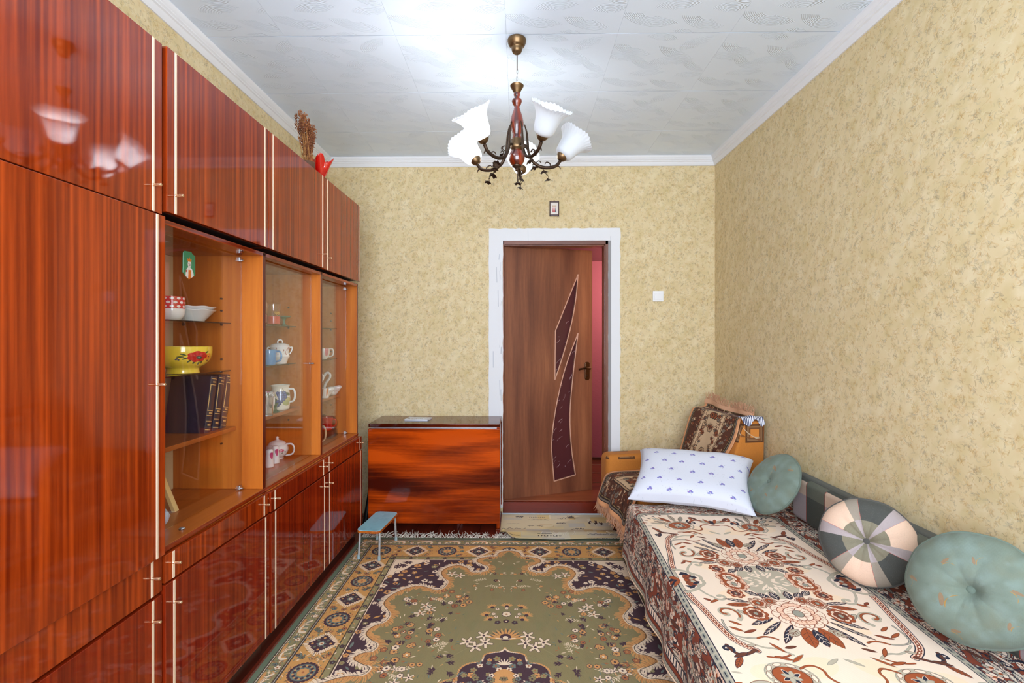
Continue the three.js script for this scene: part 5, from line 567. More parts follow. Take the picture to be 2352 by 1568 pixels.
// ───────── chandelier ─────────
{
  const o = thing('chandelier', 'five-arm bronze and turned wood chandelier with frosted scalloped glass shades', 'chandelier', [-0.008, 2.694, -2.17]);
  const Y = (y) => y - 2.694;
  part('canopy', smoothLathe([[0.034, 0], [0.042, -0.006], [0.0415, -0.018], [0.034, -0.034], [0.026, -0.042], [0.023, -0.056], [0.016, -0.066], [0.004, -0.069], [0, -0.069]].map(([r, y]) => [r, y]), 40, 40), M.brass, o);
  part('rod', (() => { const g = cyl(0.0022, 0.0022, 0.075, 8); g.translate(0.001, -0.106, 0); return g; })(), M.bronze, o);
  const links = []; for (let k = 0; k < 4; k++) { const g = new THREE.TorusGeometry(0.005, 0.0011, 6, 16); g.scale(0.7, 2.0, 1); if (k % 2) g.rotateY(Math.PI / 2); g.translate(0.0015 - k * 0.0006, -0.150 - k * 0.0162, 0); links.push(g); } links.forEach((g) => part('chain_link', g, M.steel, o));
  part('top_cup', smoothLathe([[0.004, Y(2.492)], [0.028, Y(2.482)], [0.030, Y(2.476)], [0.022, Y(2.462)], [0.014, Y(2.448)], [0.012, Y(2.444)]], 30, 36), M.brass, o);
  part('turned_stem', lathe([[0.013, 2.446], [0.015, 2.440], [0.013, 2.432], [0.011, 2.428], [0.013, 2.422], [0.021, 2.416], [0.0235, 2.408], [0.019, 2.396], [0.0125, 2.386], [0.0125, 2.380], [0.018, 2.362], [0.026, 2.338], [0.0305, 2.312], [0.030, 2.298], [0.023, 2.272], [0.017, 2.256], [0.0185, 2.250], [0.021, 2.244], [0.019, 2.236]].map(([r, y]) => [r, Y(y)]), 40), M.turned, o);
  part('hub', lathe([[0.019, 2.238], [0.026, 2.234], [0.026, 2.214], [0.030, 2.208], [0.0305, 2.196], [0.024, 2.190], [0.022, 2.186]].map(([r, y]) => [r, Y(y)]), 40), M.brass, o);
  part('turned_ball', smoothLathe([[0.016, Y(2.190)], [0.026, Y(2.182)], [0.0355, Y(2.164)], [0.0365, Y(2.148)], [0.031, Y(2.130)], [0.022, Y(2.118)], [0.012, Y(2.112)]], 40, 40), M.turned, o);
  part('finial', merge([lathe([[0.018, 2.120], [0.022, 2.114], [0.016, 2.108], [0.007, 2.102], [0.009, 2.096], [0.004, 2.09], [0, 2.089]].map(([r, y]) => [r, Y(y)]), 24), (() => { const g = cyl(0.0028, 0.0028, 0.06, 8); g.translate(0.004, Y(2.066), 0); return g; })()]), M.bronze, o);
  const petal5 = (s) => { const gs = []; for (let k = 0; k < 5; k++) { const g = sheet((u, v) => { const w = Math.sin(v * Math.PI * 0.85 + 0.25) * 0.55; return [(u - 0.5) * s * w * 1.3, -v * s * 0.55 + 0.1 * s * v * v, v * s * 0.75 + 0.12 * s * Math.cos((u - 0.5) * 3) * v]; }, 6, 8, s * 0.04); g.rotateY(k * 1.2566); gs.push(g); } return merge(gs); };
  const fl = part('flower', petal5(0.022), M.bronze, o); fl.position.set(0.004, Y(2.042), 0);
  const frost = phys({ color: S(240, 243, 246), transmission: 0.55, thickness: 0, roughness: 0.85, ior: 1.45 });
  const bulbOn = std({ color: 0xffffff, emissive: new THREE.Color(1, 0.98, 0.95), emissiveIntensity: 14 }), bulbOff = std({ color: S(240, 240, 238), roughness: 0.5 });
  const shade = (() => { const base = sheet((s, t) => { const a = s * Math.PI * 2; const prof = new THREE.SplineCurve([V2(0.022, 0), V2(0.037, 0.010), V2(0.044, 0.030), V2(0.048, 0.054), V2(0.055, 0.078), V2(0.068, 0.100), V2(0.086, 0.116)]).getPoint(t), w = smooth(t, 0.35, 1); const lob = Math.cos(a * 5), fine = Math.cos(a * 30); const r = prof.x * (1 + 0.018 * w * lob + 0.014 * w * w * fine), y = prof.y + 0.003 * w * w * lob + 0.0022 * w * w * fine; return [Math.cos(a) * r, y, Math.sin(a) * r]; }, 144, 36, 0.0016); return base; })();
  const bulbGeo = smoothLathe([[0.012, 0], [0.013, 0.014], [0.020, 0.03], [0.026, 0.046], [0.024, 0.062], [0.012, 0.072], [0, 0.074]], 30, 24);
  const cup = smoothLathe([[0.004, -0.022], [0.012, -0.020], [0.022, -0.010], [0.0265, 0.002], [0.025, 0.005], [0.02, 0.0]], 24, 28);
  for (let k = 0; k < 5; k++) {
    const a = 12 * RAD + k * 72 * RAD, lit = [1, 2, 3].includes(k), arm = new THREE.Group(); arm.name = 'arm' + (k ? '_00' + k : ''); arm.rotation.y = a; arm.position.y = Y(2.17); o.add(arm);
    const bar = part('scroll_bar', merge([taperTube([[0.036, 0.135, 0], [0.046, 0.100, 0], [0.050, 0.055, 0], [0.055, 0.01, 0], [0.078, -0.033, 0], [0.115, -0.052, 0], [0.155, -0.052, 0], [0.187, -0.040, 0], [0.205, -0.018, 0]], 0, (t) => 0.0022 + 0.0054 * Math.sin(Math.min(1, t * 1.4 + 0.05) * 1.57), 46, 10), taperTube([[0.024, 0.032, 0], [0.036, 0.034, 0], [0.05, 0.026, 0]], 0.005, 0.005, 8, 8),
      taperTube([[0.16, -0.051, 0], [0.155, -0.036, 0.004], [0.138, -0.030, 0.006], [0.13, -0.040, 0.004]], 0.0035, 0.002, 14, 8), taperTube([[0.10, -0.047, 0], [0.094, -0.03, -0.008], [0.108, -0.02, -0.012], [0.116, -0.03, -0.01]], 0.003, 0.002, 14, 8), taperTube([[0.188, -0.038, 0], [0.202, -0.046, 0], [0.207, -0.056, 0]], 0.004, 0.002, 8, 8)]), M.bronze, arm);
    for (const [x, y, z, s, rx, rz] of [[0.086, 0.010, 0.014, 0.020, 0.9, -0.8], [0.122, -0.072, 0.012, 0.024, 0.4, 0.3], [0.146, -0.104, 0.0, 0.021, 0.2, 0.2]]) { const f = part('metal_flower', petal5(s), M.bronze, arm); f.position.set(x, y, z); f.rotation.set(rx, 0.3, rz); }
    part('drop_chain', merge([taperTube([[0.118, -0.052, 0], [0.122, -0.066, 0.006], [0.134, -0.074, 0.004]], 0.002, 0.002, 8, 6), ...[0, 1, 2].map((j) => { const g = new THREE.TorusGeometry(0.0045, 0.0012, 5, 12); g.scale(0.8, 1.4, 1); if (j % 2) g.rotateY(1.57); g.translate(0.138 + j * 0.003, -0.078 - j * 0.010, 0.003); return g; }), taperTube([[0.062, -0.010, 0], [0.076, -0.004, 0.008], [0.088, 0.008, 0.014]], 0.0025, 0.002, 8, 6)]), M.bronze, arm);
    const head = (n, g, m) => { const q = part(n, g, m, arm); q.position.set(0.213, 0.004, 0); q.rotation.z = -38 * RAD; return q; };
    head('shade_cup', cup, M.brass); head('shade', shade, frost); const b = head('bulb', bulbGeo, lit ? bulbOn : bulbOff); b.userData.label = lit ? 'glowing bulb' : 'unlit bulb';
    if (lit) { const l = new THREE.PointLight(new THREE.Color(0.95, 0.98, 1.0), BULB); l.shadow.radius = 1.2; l.castShadow = true; const q = V3(0.213 + Math.sin(38 * RAD) * 0.060, 0.004 + Math.cos(38 * RAD) * 0.060, 0); l.position.set(o.position.x + q.x * Math.cos(a), o.position.y + Y(2.17) + q.y, o.position.z - q.x * Math.sin(a)); scene.add(l); }
  }
}

// ───────── fabrics ─────────
const weave = pixelTex(256, 256, (u, v) => { const n = 128 + 60 * Math.sin(u * 6.2832 * 64) * Math.sin(v * 6.2832 * 64) + 90 * (noise(u * 64, v * 64, 64, 64, 7) - 0.5); return [n, n, n]; }, false);
const cloth = (map, o = {}) => phys({ map, roughness: 0.92, sheen: 0.35, sheenRoughness: 0.6, sheenColor: new THREE.Color(0.5, 0.5, 0.5), bumpMap: weave, bumpScale: 0.0008, ...o });
// bedspread: one quarter drawn from the centre outwards (x 0..0.63 m, y 0..0.96 m), mirrored both ways
const SPREAD = { w: 0.63, l: 0.96 };
const tSpread = canvasTex(1344, 2048, (g) => {
  const K = 1344 / 0.63; g.scale(K, K); g.lineCap = 'round'; g.lineJoin = 'round'; seed = 404;
  const C = { cream: [238, 217, 196], navy: [30, 32, 52], rust: [158, 76, 34], red: [132, 58, 32], grey: [150, 150, 136], lgrey: [182, 172, 152], brown: [98, 50, 30], peach: [246, 212, 172], blush: [236, 196, 170] };
  const f = (c, a = 1) => { g.fillStyle = rgba(c, a); }, st = (c, w, a = 1) => { g.strokeStyle = rgba(c, a); g.lineWidth = w; };
  const P = (pts) => { g.beginPath(); g.moveTo(...pts[0]); if (pts.length === 2) g.lineTo(...pts[1]); for (let k = 1; k < pts.length - 1; k++) g.quadraticCurveTo(pts[k][0], pts[k][1], ...(k === pts.length - 2 ? pts[k + 1] : [(pts[k][0] + pts[k + 1][0]) / 2, (pts[k][1] + pts[k + 1][1]) / 2])); };
  const vine = (pts, w, c, o = C.navy) => { P(pts); st(o, w + 0.0024); g.stroke(); P(pts); st(c, w); g.stroke(); };
  const leaf = (x, y, a, L, w, c, o = C.navy, vein) => { g.save(); g.translate(x, y); g.rotate(a); g.beginPath(); g.moveTo(0, 0); g.bezierCurveTo(L * 0.25, w, L * 0.7, w, L, 0); g.bezierCurveTo(L * 0.7, -w, L * 0.25, -w, 0, 0); f(c); g.fill(); if (o) { st(o, 0.0016); g.stroke(); } if (vein) { st(vein, 0.0018); for (const k of [0.25, 0.45, 0.65]) { g.beginPath(); g.moveTo(L * k, 0); g.lineTo(L * (k + 0.16), w * 0.55); g.moveTo(L * k, 0); g.lineTo(L * (k + 0.16), -w * 0.55); g.stroke(); } g.beginPath(); g.moveTo(0.1 * L, 0); g.lineTo(L * 0.9, 0); g.stroke(); } g.restore(); };
  const rose = (x, y, r, pal, n = 9) => { for (let ring = 0; ring < 3; ring++) { const R = r * [0.74, 0.5, 0.27][ring], m = [n, 7, 5][ring]; for (let k = 0; k < m; k++) { const a = k * 6.2832 / m + ring * 0.4, px = x + Math.cos(a) * R, py = y + Math.sin(a) * R; g.save(); g.translate(px, py); g.rotate(a); g.beginPath(); g.ellipse(0, 0, r * 0.26, r * 0.30, 0, 0, 7); f(pal[ring % pal.length]); g.fill(); st(C.red, 0.0022); g.stroke(); st(C.rust, 0.0014); for (const q of [-0.5, 0, 0.5]) { g.beginPath(); g.moveTo(-r * 0.2, q * r * 0.1); g.lineTo(r * 0.12, q * r * 0.3); g.stroke(); } g.restore(); } } f(C.grey); g.beginPath(); g.ellipse(x, y, r * 0.2, r * 0.24, 0, 0, 7); g.fill(); st(C.brown, 0.002); g.stroke(); };
  const spiral = (x, y, r, a0, turn, w, c, o = C.navy) => { const pts = []; for (let k = 0; k <= 22; k++) { const t = k / 22, q = r * (1 - 0.8 * t), a = a0 + turn * t; pts.push([x + Math.cos(a) * q, y + Math.sin(a) * q]); } vine(pts, w, c, o); f(c); g.beginPath(); g.arc(...pts[22], w * 1.1, 0, 7); g.fill(); };
  f(C.cream); g.fillRect(0, 0, 1, 1);
  f(C.peach, 0.45); for (const [x, y, a, b] of [[0.13, 0.28, 0.05, 0.03], [0.16, 0.10, 0.06, 0.03], [0.09, 0.47, 0.07, 0.04], [0.26, 0.58, 0.05, 0.05], [0.23, 0.50, 0.05, 0.03]]) { g.beginPath(); g.ellipse(x, y, a, b, 0.3, 0, 7); g.fill(); }
  // red border beyond the field
  const field = () => { g.beginPath(); g.moveTo(0, 0.672); g.lineTo(0.285, 0.672); g.quadraticCurveTo(0.345, 0.668, 0.345, 0.605); g.lineTo(0.345, 0); };
  g.save(); field(); g.lineTo(0.7, 0); g.lineTo(0.7, 1); g.lineTo(0, 1); g.closePath(); g.clip(); f(C.red); g.fillRect(0, 0, 1, 1);
  for (let k = 0; k < 520; k++) { const x = rr(0.345, 0.60), y = rr(0, 0.93), side = true; const r = rnd(); if (r < 0.45) leaf(x, y, rr(1.2, 1.9) + (rnd() < 0.5 ? 3.14 : 0), rr(0.03, 0.08), rr(0.006, 0.013), pick([C.lgrey, C.grey, C.cream, C.navy, C.brown]), C.navy, rnd() < 0.5 ? C.cream : C.brown); else if (r < 0.75) { const q = rr(0.010, 0.02); for (let m = 0; m < 5; m++) { f(pick([C.cream, C.lgrey, C.blush])); g.beginPath(); g.arc(x + Math.cos(m * 1.2566) * q * 0.7, y + Math.sin(m * 1.2566) * q * 0.7, q * 0.5, 0, 7); g.fill(); st(C.navy, 0.0012); g.stroke(); } f(C.rust); g.beginPath(); g.arc(x, y, q * 0.35, 0, 7); g.fill(); } else spiral(x, y, rr(0.012, 0.03), rr(0, 6), rr(3, 6), 0.004, pick([C.lgrey, C.cream, C.navy]), C.navy); }
  for (let k = 0; k < 240; k++) { const x = rr(0, 0.36), y = rr(0.69, 0.93); const r = rnd(); if (r < 0.5) leaf(x, y, rr(-0.4, 0.4), rr(0.03, 0.07), 0.01, pick([C.lgrey, C.grey, C.cream, C.navy, C.brown]), C.navy, C.cream); else if (r < 0.8) { const q = rr(0.012, 0.02); for (let m = 0; m < 5; m++) { f(pick([C.cream, C.lgrey, C.blush])); g.beginPath(); g.arc(x + Math.cos(m * 1.2566) * q * 0.7, y + Math.sin(m * 1.2566) * q * 0.7, q * 0.5, 0, 7); g.fill(); st(C.navy, 0.0012); g.stroke(); } f(C.rust); g.beginPath(); g.arc(x, y, q * 0.35, 0, 7); g.fill(); } else spiral(x, y, rr(0.012, 0.026), rr(0, 6), 5, 0.004, pick([C.lgrey, C.cream]), C.navy); }
  g.restore();
  // line round the field: grey links between two black lines
  field(); st(C.navy, 0.026); g.stroke(); field(); st(C.lgrey, 0.020); g.stroke(); g.setLineDash([0.016, 0.018]); field(); st(C.grey, 0.012); g.stroke(); field(); st(C.navy, 0.003); g.stroke(); g.setLineDash([]);
  // outer stripes to the hem
  const hem = (d, w, c) => { g.beginPath(); g.moveTo(0, 0.96 - d); g.lineTo(0.63 - d, 0.96 - d); g.lineTo(0.63 - d, 0); st(c, w); g.stroke(); };
  hem(0.078, 0.005, C.navy); hem(0.062, 0.026, C.cream); g.setLineDash([0.007, 0.012]); g.lineCap = 'butt'; hem(0.062, 0.024, C.navy); g.setLineDash([]); hem(0.045, 0.005, C.navy); hem(0.036, 0.016, C.red); hem(0.026, 0.004, C.navy); hem(0.018, 0.014, C.lgrey); g.setLineDash([0.01, 0.01]); hem(0.018, 0.008, C.grey); g.setLineDash([]); hem(0.010, 0.003, C.navy); hem(0.004, 0.010, [236, 206, 176]); g.lineCap = 'round';
  // frame of scrolls: band with braided links
  const band = (pts, w) => { P(pts); st(C.navy, w + 0.005); g.stroke(); P(pts); st(C.blush, w); g.stroke(); g.setLineDash([0.006, 0.010]); P(pts); st(C.red, w * 0.62); g.stroke(); P(pts); st(C.cream, w * 0.22); g.stroke(); g.setLineDash([]); };
  vine([[0.345 - 0.02, 0.02], [0.325, 0.12], [0.318, 0.16]], 0.012, C.lgrey);
  band([[0.218, 0.412], [0.262, 0.386], [0.284, 0.30], [0.298, 0.20], [0.316, 0.12], [0.318, 0.085]], 0.018);
  vine([[0.222, 0.41], [0.262, 0.44], [0.292, 0.425], [0.297, 0.39]], 0.009, C.brown); leaf(0.275, 0.44, 1.0, 0.06, 0.012, C.rust, C.navy, C.brown); leaf(0.25, 0.425, 0.4, 0.05, 0.010, C.brown); spiral(0.302, 0.408, 0.02, 2.4, 5.2, 0.005, C.navy);
  // side bud and grey clover on the long side
  for (let k = -2; k <= 2; k++) leaf(0.318, 0.0, k * 0.42, 0.05, 0.011, k % 2 ? C.navy : C.rust, C.brown); for (let k = -3; k <= 3; k++) leaf(0.300, 0.012, 3.14 + k * 0.36, 0.045, 0.012, k % 2 ? C.rust : C.red, C.brown);
  vine([[0.318, 0.085], [0.29, 0.075], [0.262, 0.055], [0.258, 0.028], [0.275, 0.01]], 0.012, C.lgrey, C.grey); vine([[0.262, 0.05], [0.238, 0.035], [0.235, 0.008], [0.24, 0]], 0.010, C.lgrey, C.grey); leaf(0.300, 0.062, -2.4, 0.034, 0.009, C.navy); leaf(0.278, 0.03, -2.6, 0.032, 0.009, C.navy); leaf(0.31, 0.04, 2.6, 0.03, 0.008, C.navy);
  // oval medallions
  vine([[0.17, 0.51], [0.17, 0.512]], 0.001, C.grey); g.beginPath(); g.ellipse(0.172, 0.512, 0.068, 0.056, 0, 0, 7); f(C.lgrey); g.fill(); st(C.grey, 0.002); g.stroke(); for (let k = 0; k < 10; k++) { g.beginPath(); g.ellipse(0.172 + Math.cos(k * 0.628) * 0.059, 0.512 + Math.sin(k * 0.628) * 0.048, 0.013, 0.006, k * 0.628 + 1.57, 0, 7); f(C.cream); g.fill(); st(C.brown, 0.0012); g.stroke(); } g.beginPath(); g.ellipse(0.172, 0.512, 0.049, 0.039, 0, 0, 7); f(C.rust); g.fill(); st(C.brown, 0.0025); g.stroke(); for (let k = 0; k < 4; k++) leaf(0.172, 0.512, 0.5 + k * 1.5708, 0.032, 0.008, k % 2 ? C.navy : C.navy, C.cream); for (let k = 0; k < 4; k++) leaf(0.172, 0.512, 1.25 + k * 1.5708, 0.026, 0.009, C.lgrey, C.grey);
  for (const [a, L, c] of [[0.55, 0.075, C.lgrey], [1.0, 0.085, C.rust], [1.45, 0.09, C.lgrey], [1.9, 0.07, C.grey]]) leaf(0.172 + 0.05 * Math.cos(a), 0.512 + 0.052 * Math.sin(a), a, L, 0.014, c, C.brown, C.brown); leaf(0.23, 0.575, 0.7, 0.07, 0.014, C.grey, C.brown, C.cream); leaf(0.24, 0.54, 0.15, 0.06, 0.011, C.lgrey, C.brown);
  for (const [x, y, a, c] of [[0.285, 0.60, 0.5, C.navy], [0.305, 0.575, 0.4, C.brown], [0.26, 0.625, 0.9, C.navy], [0.315, 0.545, 0.1, C.rust], [0.225, 0.64, 1.2, C.brown], [0.29, 0.64, 0.8, C.navy], [0.31, 0.62, 0.6, C.grey], [0.19, 0.645, 1.5, C.grey], [0.30, 0.51, -0.2, C.lgrey]]) leaf(x, y, a, 0.03, 0.005, c, null);
  // scrolls between the ovals along the short side
  vine([[0.118, 0.538], [0.100, 0.580], [0.062, 0.592], [0.03, 0.572], [0, 0.568]], 0.011, C.rust); spiral(0.098, 0.556, 0.028, 1.0, -5, 0.007, C.navy); leaf(0.06, 0.588, 0.9, 0.05, 0.012, C.brown); leaf(0.09, 0.585, 1.4, 0.04, 0.010, C.rust); vine([[0.13, 0.475], [0.10, 0.455], [0.070, 0.478], [0.078, 0.51], [0.06, 0.53]], 0.005, C.rust, C.brown); vine([[0.06, 0.53], [0.035, 0.545], [0.015, 0.53], [0, 0.535]], 0.005, C.rust, C.brown); f(C.navy); leaf(0, 0.545, 1.5708, 0.05, 0.026, C.navy, C.rust); for (const a of [0.2, 0.7, 1.2]) leaf(0.01, 0.56, a, 0.055, 0.010, a > 1 ? C.rust : C.lgrey, C.brown); leaf(0.05, 0.46, -2.6, 0.05, 0.008, C.lgrey, C.grey); leaf(0.14, 0.452, -2.5, 0.06, 0.008, C.rust, C.grey);
  // C-scrolls and vines inside the frame
  spiral(0.232, 0.222, 0.046, 2.2, 5.2, 0.012, C.lgrey, C.grey); spiral(0.232, 0.222, 0.040, 2.6, 4.6, 0.005, C.rust, C.brown); leaf(0.19, 0.20, 2.4, 0.05, 0.012, C.lgrey, C.navy); vine([[0.262, 0.262], [0.27, 0.32], [0.245, 0.36], [0.19, 0.352]], 0.004, C.lgrey, C.navy); vine([[0.245, 0.36], [0.20, 0.40], [0.15, 0.39], [0.12, 0.42]], 0.005, C.lgrey, C.grey); vine([[0.19, 0.352], [0.16, 0.33], [0.13, 0.35]], 0.005, C.rust, C.brown); vine([[0.20, 0.435], [0.16, 0.44], [0.13, 0.42]], 0.004, C.rust, C.brown);
  for (const [x, y, a, L, c] of [[0.255, 0.30, 2.6, 0.045, C.rust], [0.22, 0.33, 3.6, 0.05, C.red], [0.165, 0.37, 2.2, 0.05, C.rust], [0.21, 0.385, 0.3, 0.03, C.lgrey], [0.13, 0.39, 3.4, 0.04, C.brown], [0.262, 0.16, 3.7, 0.045, C.rust], [0.275, 0.13, 2.4, 0.03, C.red], [0.21, 0.29, -0.6, 0.04, C.rust], [0.18, 0.43, 2.9, 0.05, C.rust]]) leaf(x, y, a, L, 0.0075, c, C.brown);
  spiral(0.215, 0.120, 0.024, 0.6, 5, 0.008, C.lgrey, C.grey); vine([[0.238, 0.125], [0.262, 0.10], [0.268, 0.07]], 0.006, C.lgrey, C.grey);
  // wreath
  f(C.lgrey); g.beginPath(); g.ellipse(0, 0, 0.098, 0.125, 0, 0, 7); g.fill(); for (let k = 0; k < 46; k++) { const a = rr(0, 6.28), q = rr(0.01, 0.095); leaf(Math.cos(a) * q, Math.sin(a) * q * 1.15, a + rr(-0.7, 0.7), rr(0.02, 0.036), 0.005, C.cream, null); }
  for (const [x, y, a, L, w, c] of [[0.02, 0.29, 1.35, 0.10, 0.028, C.rust], [0.0, 0.30, 1.5708, 0.085, 0.022, C.navy], [0.05, 0.275, 0.95, 0.115, 0.016, C.navy], [0.075, 0.255, 0.72, 0.12, 0.012, C.navy], [0.09, 0.235, 0.5, 0.10, 0.014, C.navy], [0.13, 0.16, 0.15, 0.085, 0.016, C.rust], [0.13, 0.145, -0.15, 0.075, 0.012, C.navy], [0.11, 0.175, 0.5, 0.07, 0.012, C.navy], [0.045, 0.125, -1.0, 0.05, 0.020, C.navy], [0.02, 0.13, -1.45, 0.055, 0.018, C.navy], [0.075, 0.10, -0.7, 0.05, 0.016, C.navy], [0.10, 0.0, 1.2, 0.06, 0.014, C.rust], [0.045, 0.30, 0.7, 0.05, 0.02, C.lgrey]]) leaf(x, y, a, L, w, c, C.brown, c === C.navy ? C.cream : C.brown);
  rose(0.128, 0.022, 0.050, [C.blush, C.rust, C.cream]); rose(0.150, 0.092, 0.030, [C.rust, C.blush, C.navy], 7); rose(0.098, 0.148, 0.034, [C.lgrey, C.cream, C.rust], 7); rose(0.135, 0.215, 0.040, [C.rust, C.cream, C.brown], 8); rose(0, 0.215, 0.082, [C.cream, C.blush, C.cream], 11); rose(0.055, 0.135, 0.024, [C.cream, C.lgrey, C.rust], 6);
});
tSpread.wrapS = tSpread.wrapT = THREE.ClampToEdgeWrapping;
const BED = { x: 0.925, z: -1.79, turn: -2.4 * RAD, y: 0.425 };
{
  const darkCloth = std({ color: S(70, 44, 32), roughness: 0.95 });
  const s = thing('daybed', 'long low daybed along the right wall, hidden under the patterned bedspread', 'daybed', [BED.x, 0, BED.z], BED.turn);
  part('frame', boxGeo(-0.335, 0.485, 0.06, 0.22, -0.80, 1.0, { r: 0.01 }), darkCloth, s); part('mattress', boxGeo(-0.345, 0.495, 0.20, 0.4175, -0.815, 1.02, { r: 0.035, seg: 4 }), darkCloth, s);
  for (const x of [-0.29, 0.43]) for (const z of [-0.74, 0.94]) { const g = cyl(0.024, 0.018, 0.07, 16); g.translate(x, 0.035, z); part('leg', g, M.plinth, s); }
  // bedspread: u runs across (arc length), v along
  const o = thing('bedspread', 'cream and rust floral bedspread with brown border hanging over the daybed side', 'bedspread', [BED.x, 0, BED.z], BED.turn);
  const R = 0.03, EL = -0.358, ER = 0.50, Z0 = -0.862, Z1 = 1.0;
  const us = []; for (let k = 0; k <= 84; k++) us.push(-0.63 + k * (1.14 / 84)); us.push(0); us.sort((a, b) => a - b);
  const vs = []; for (let k = 0; k <= 110; k++) vs.push(Z0 + k * ((Z1 - Z0) / 110)); vs.push(0); vs.sort((a, b) => a - b);
  const P = (u, v) => {
    let x = u, y = BED.y + 0.004 * Math.sin(v * 7 + u * 5) * 0.5 + 0.0025 * Math.sin(u * 23 + v * 3);
    const d = EL + R - u; // distance past the start of the rounding
    if (d > 0) { const q = R * Math.PI / 2; if (d < q) { const a = d / R; x = EL + R - Math.sin(a) * R; y -= R * (1 - Math.cos(a)); } else { const h = d - q, k = clamp(h / 0.25, 0, 1); const wav = (0.5 + 0.5 * Math.sin(v * 17 + 1.3 * Math.sin(v * 4.3))) * 0.026 * k + 0.012 * k; x = EL - wav; y = y - R - h * (0.985 - 0.02 * Math.sin(v * 17)); } }
    // far end dips over the mattress edge
    const e = -0.822 - v; let z = v; if (e > 0) { y -= e * 0.55; z = -0.822 - e * 0.75; }
    if (d > 0 && v < -0.70) { const k = smooth(-v, 0.70, 0.86) * clamp(d / 0.27, 0, 1); x -= 0.018 * k; z += 0.012 * k; }
    const lift = smooth(u, 0.46, 0.51); y += 0.02 * lift * lift;
    return [x, y, z];
  };
  const nu = us.length, nv = vs.length, pos = [], uv = [], idx = [];
  for (let j = 0; j < nv; j++) for (let i = 0; i < nu; i++) { const p = P(us[i], vs[j]); pos.push(...p); const q = clamp(vs[j] < 0 ? -vs[j] * 0.958 / 0.862 : vs[j] * 0.958 / 1.0, 0, 0.958); const v2 = vs[j] < -0.68 ? 0.68 + (-vs[j] - 0.68) * (0.958 - 0.68) / (0.862 - 0.68) : Math.min(0.958, Math.abs(vs[j])); uv.push(clamp(Math.abs(us[i]) / SPREAD.w, 0.001, 0.999), 1 - clamp(v2 / SPREAD.l, 0.001, 0.999)); }
  const N = nu * nv; for (let k = 0; k < N; k++) pos.push(pos[k * 3], pos[k * 3 + 1], pos[k * 3 + 2]); 
  const topG = new THREE.BufferGeometry(); for (let j = 0; j < nv - 1; j++) for (let i = 0; i < nu - 1; i++) { const a = j * nu + i; idx.push(a, a + nu, a + 1, a + 1, a + nu, a + nu + 1); }
  topG.setAttribute('position', new THREE.Float32BufferAttribute(pos.slice(0, N * 3), 3)); topG.setIndex(idx); topG.computeVertexNormals();
  const n = topG.attributes.normal; for (let k = 0; k < N; k++) { for (let c = 0; c < 3; c++) pos[(N + k) * 3 + c] -= n.getComponent(k, c) * 0.006; uv.push(uv[k * 2], uv[k * 2 + 1]); }
  const all = [...idx]; for (let k = 0; k < idx.length; k += 3) all.push(idx[k] + N, idx[k + 2] + N, idx[k + 1] + N);
  const rim = (a, b) => all.push(a, b, a + N, b, b + N, a + N); for (let i = 0; i < nu - 1; i++) { rim(i, i + 1); rim((nv - 1) * nu + i, (nv - 1) * nu + i + 1); } for (let j = 0; j < nv - 1; j++) { rim(j * nu, (j + 1) * nu); rim(j * nu + nu - 1, (j + 1) * nu + nu - 1); }
  const g = new THREE.BufferGeometry(); g.setAttribute('position', new THREE.Float32BufferAttribute(pos, 3)); g.setAttribute('uv', new THREE.Float32BufferAttribute(uv, 2)); g.setIndex(all); g.computeVertexNormals();
  part('cloth', g, cloth(tSpread, { sheen: 0.2 }), o);
}
// plaid and velvet
const tPlaid = canvasTex(1024, 1024, (g, w) => { g.fillStyle = 'rgb(206,182,164)'; g.fillRect(0, 0, w, w); const cols = ['rgb(104,106,92)', 'rgb(206,182,164)', 'rgb(104,106,92)', 'rgb(200,178,156)']; for (let i = 0; i < 4; i++) for (let j = 0; j < 4; j++) { g.fillStyle = [['rgb(196,172,152)', 'rgb(92,96,84)'], ['rgb(160,148,150)', 'rgb(66,70,64)']][j % 2][i % 2]; g.fillRect(i * 256, j * 256, 256, 256); } g.strokeStyle = 'rgb(150,66,56)'; g.lineWidth = 7; for (let i = 0; i <= 4; i++) { g.beginPath(); g.moveTo(i * 256, 0); g.lineTo(i * 256, w); g.stroke(); } seed = 2; for (let i = 0; i < 9000; i++) { g.fillStyle = rgba(pick([[255, 240, 230], [40, 40, 36]]), 0.08); g.fillRect(rr(0, w), rr(0, w), rr(1, 5), rr(1, 5)); } });
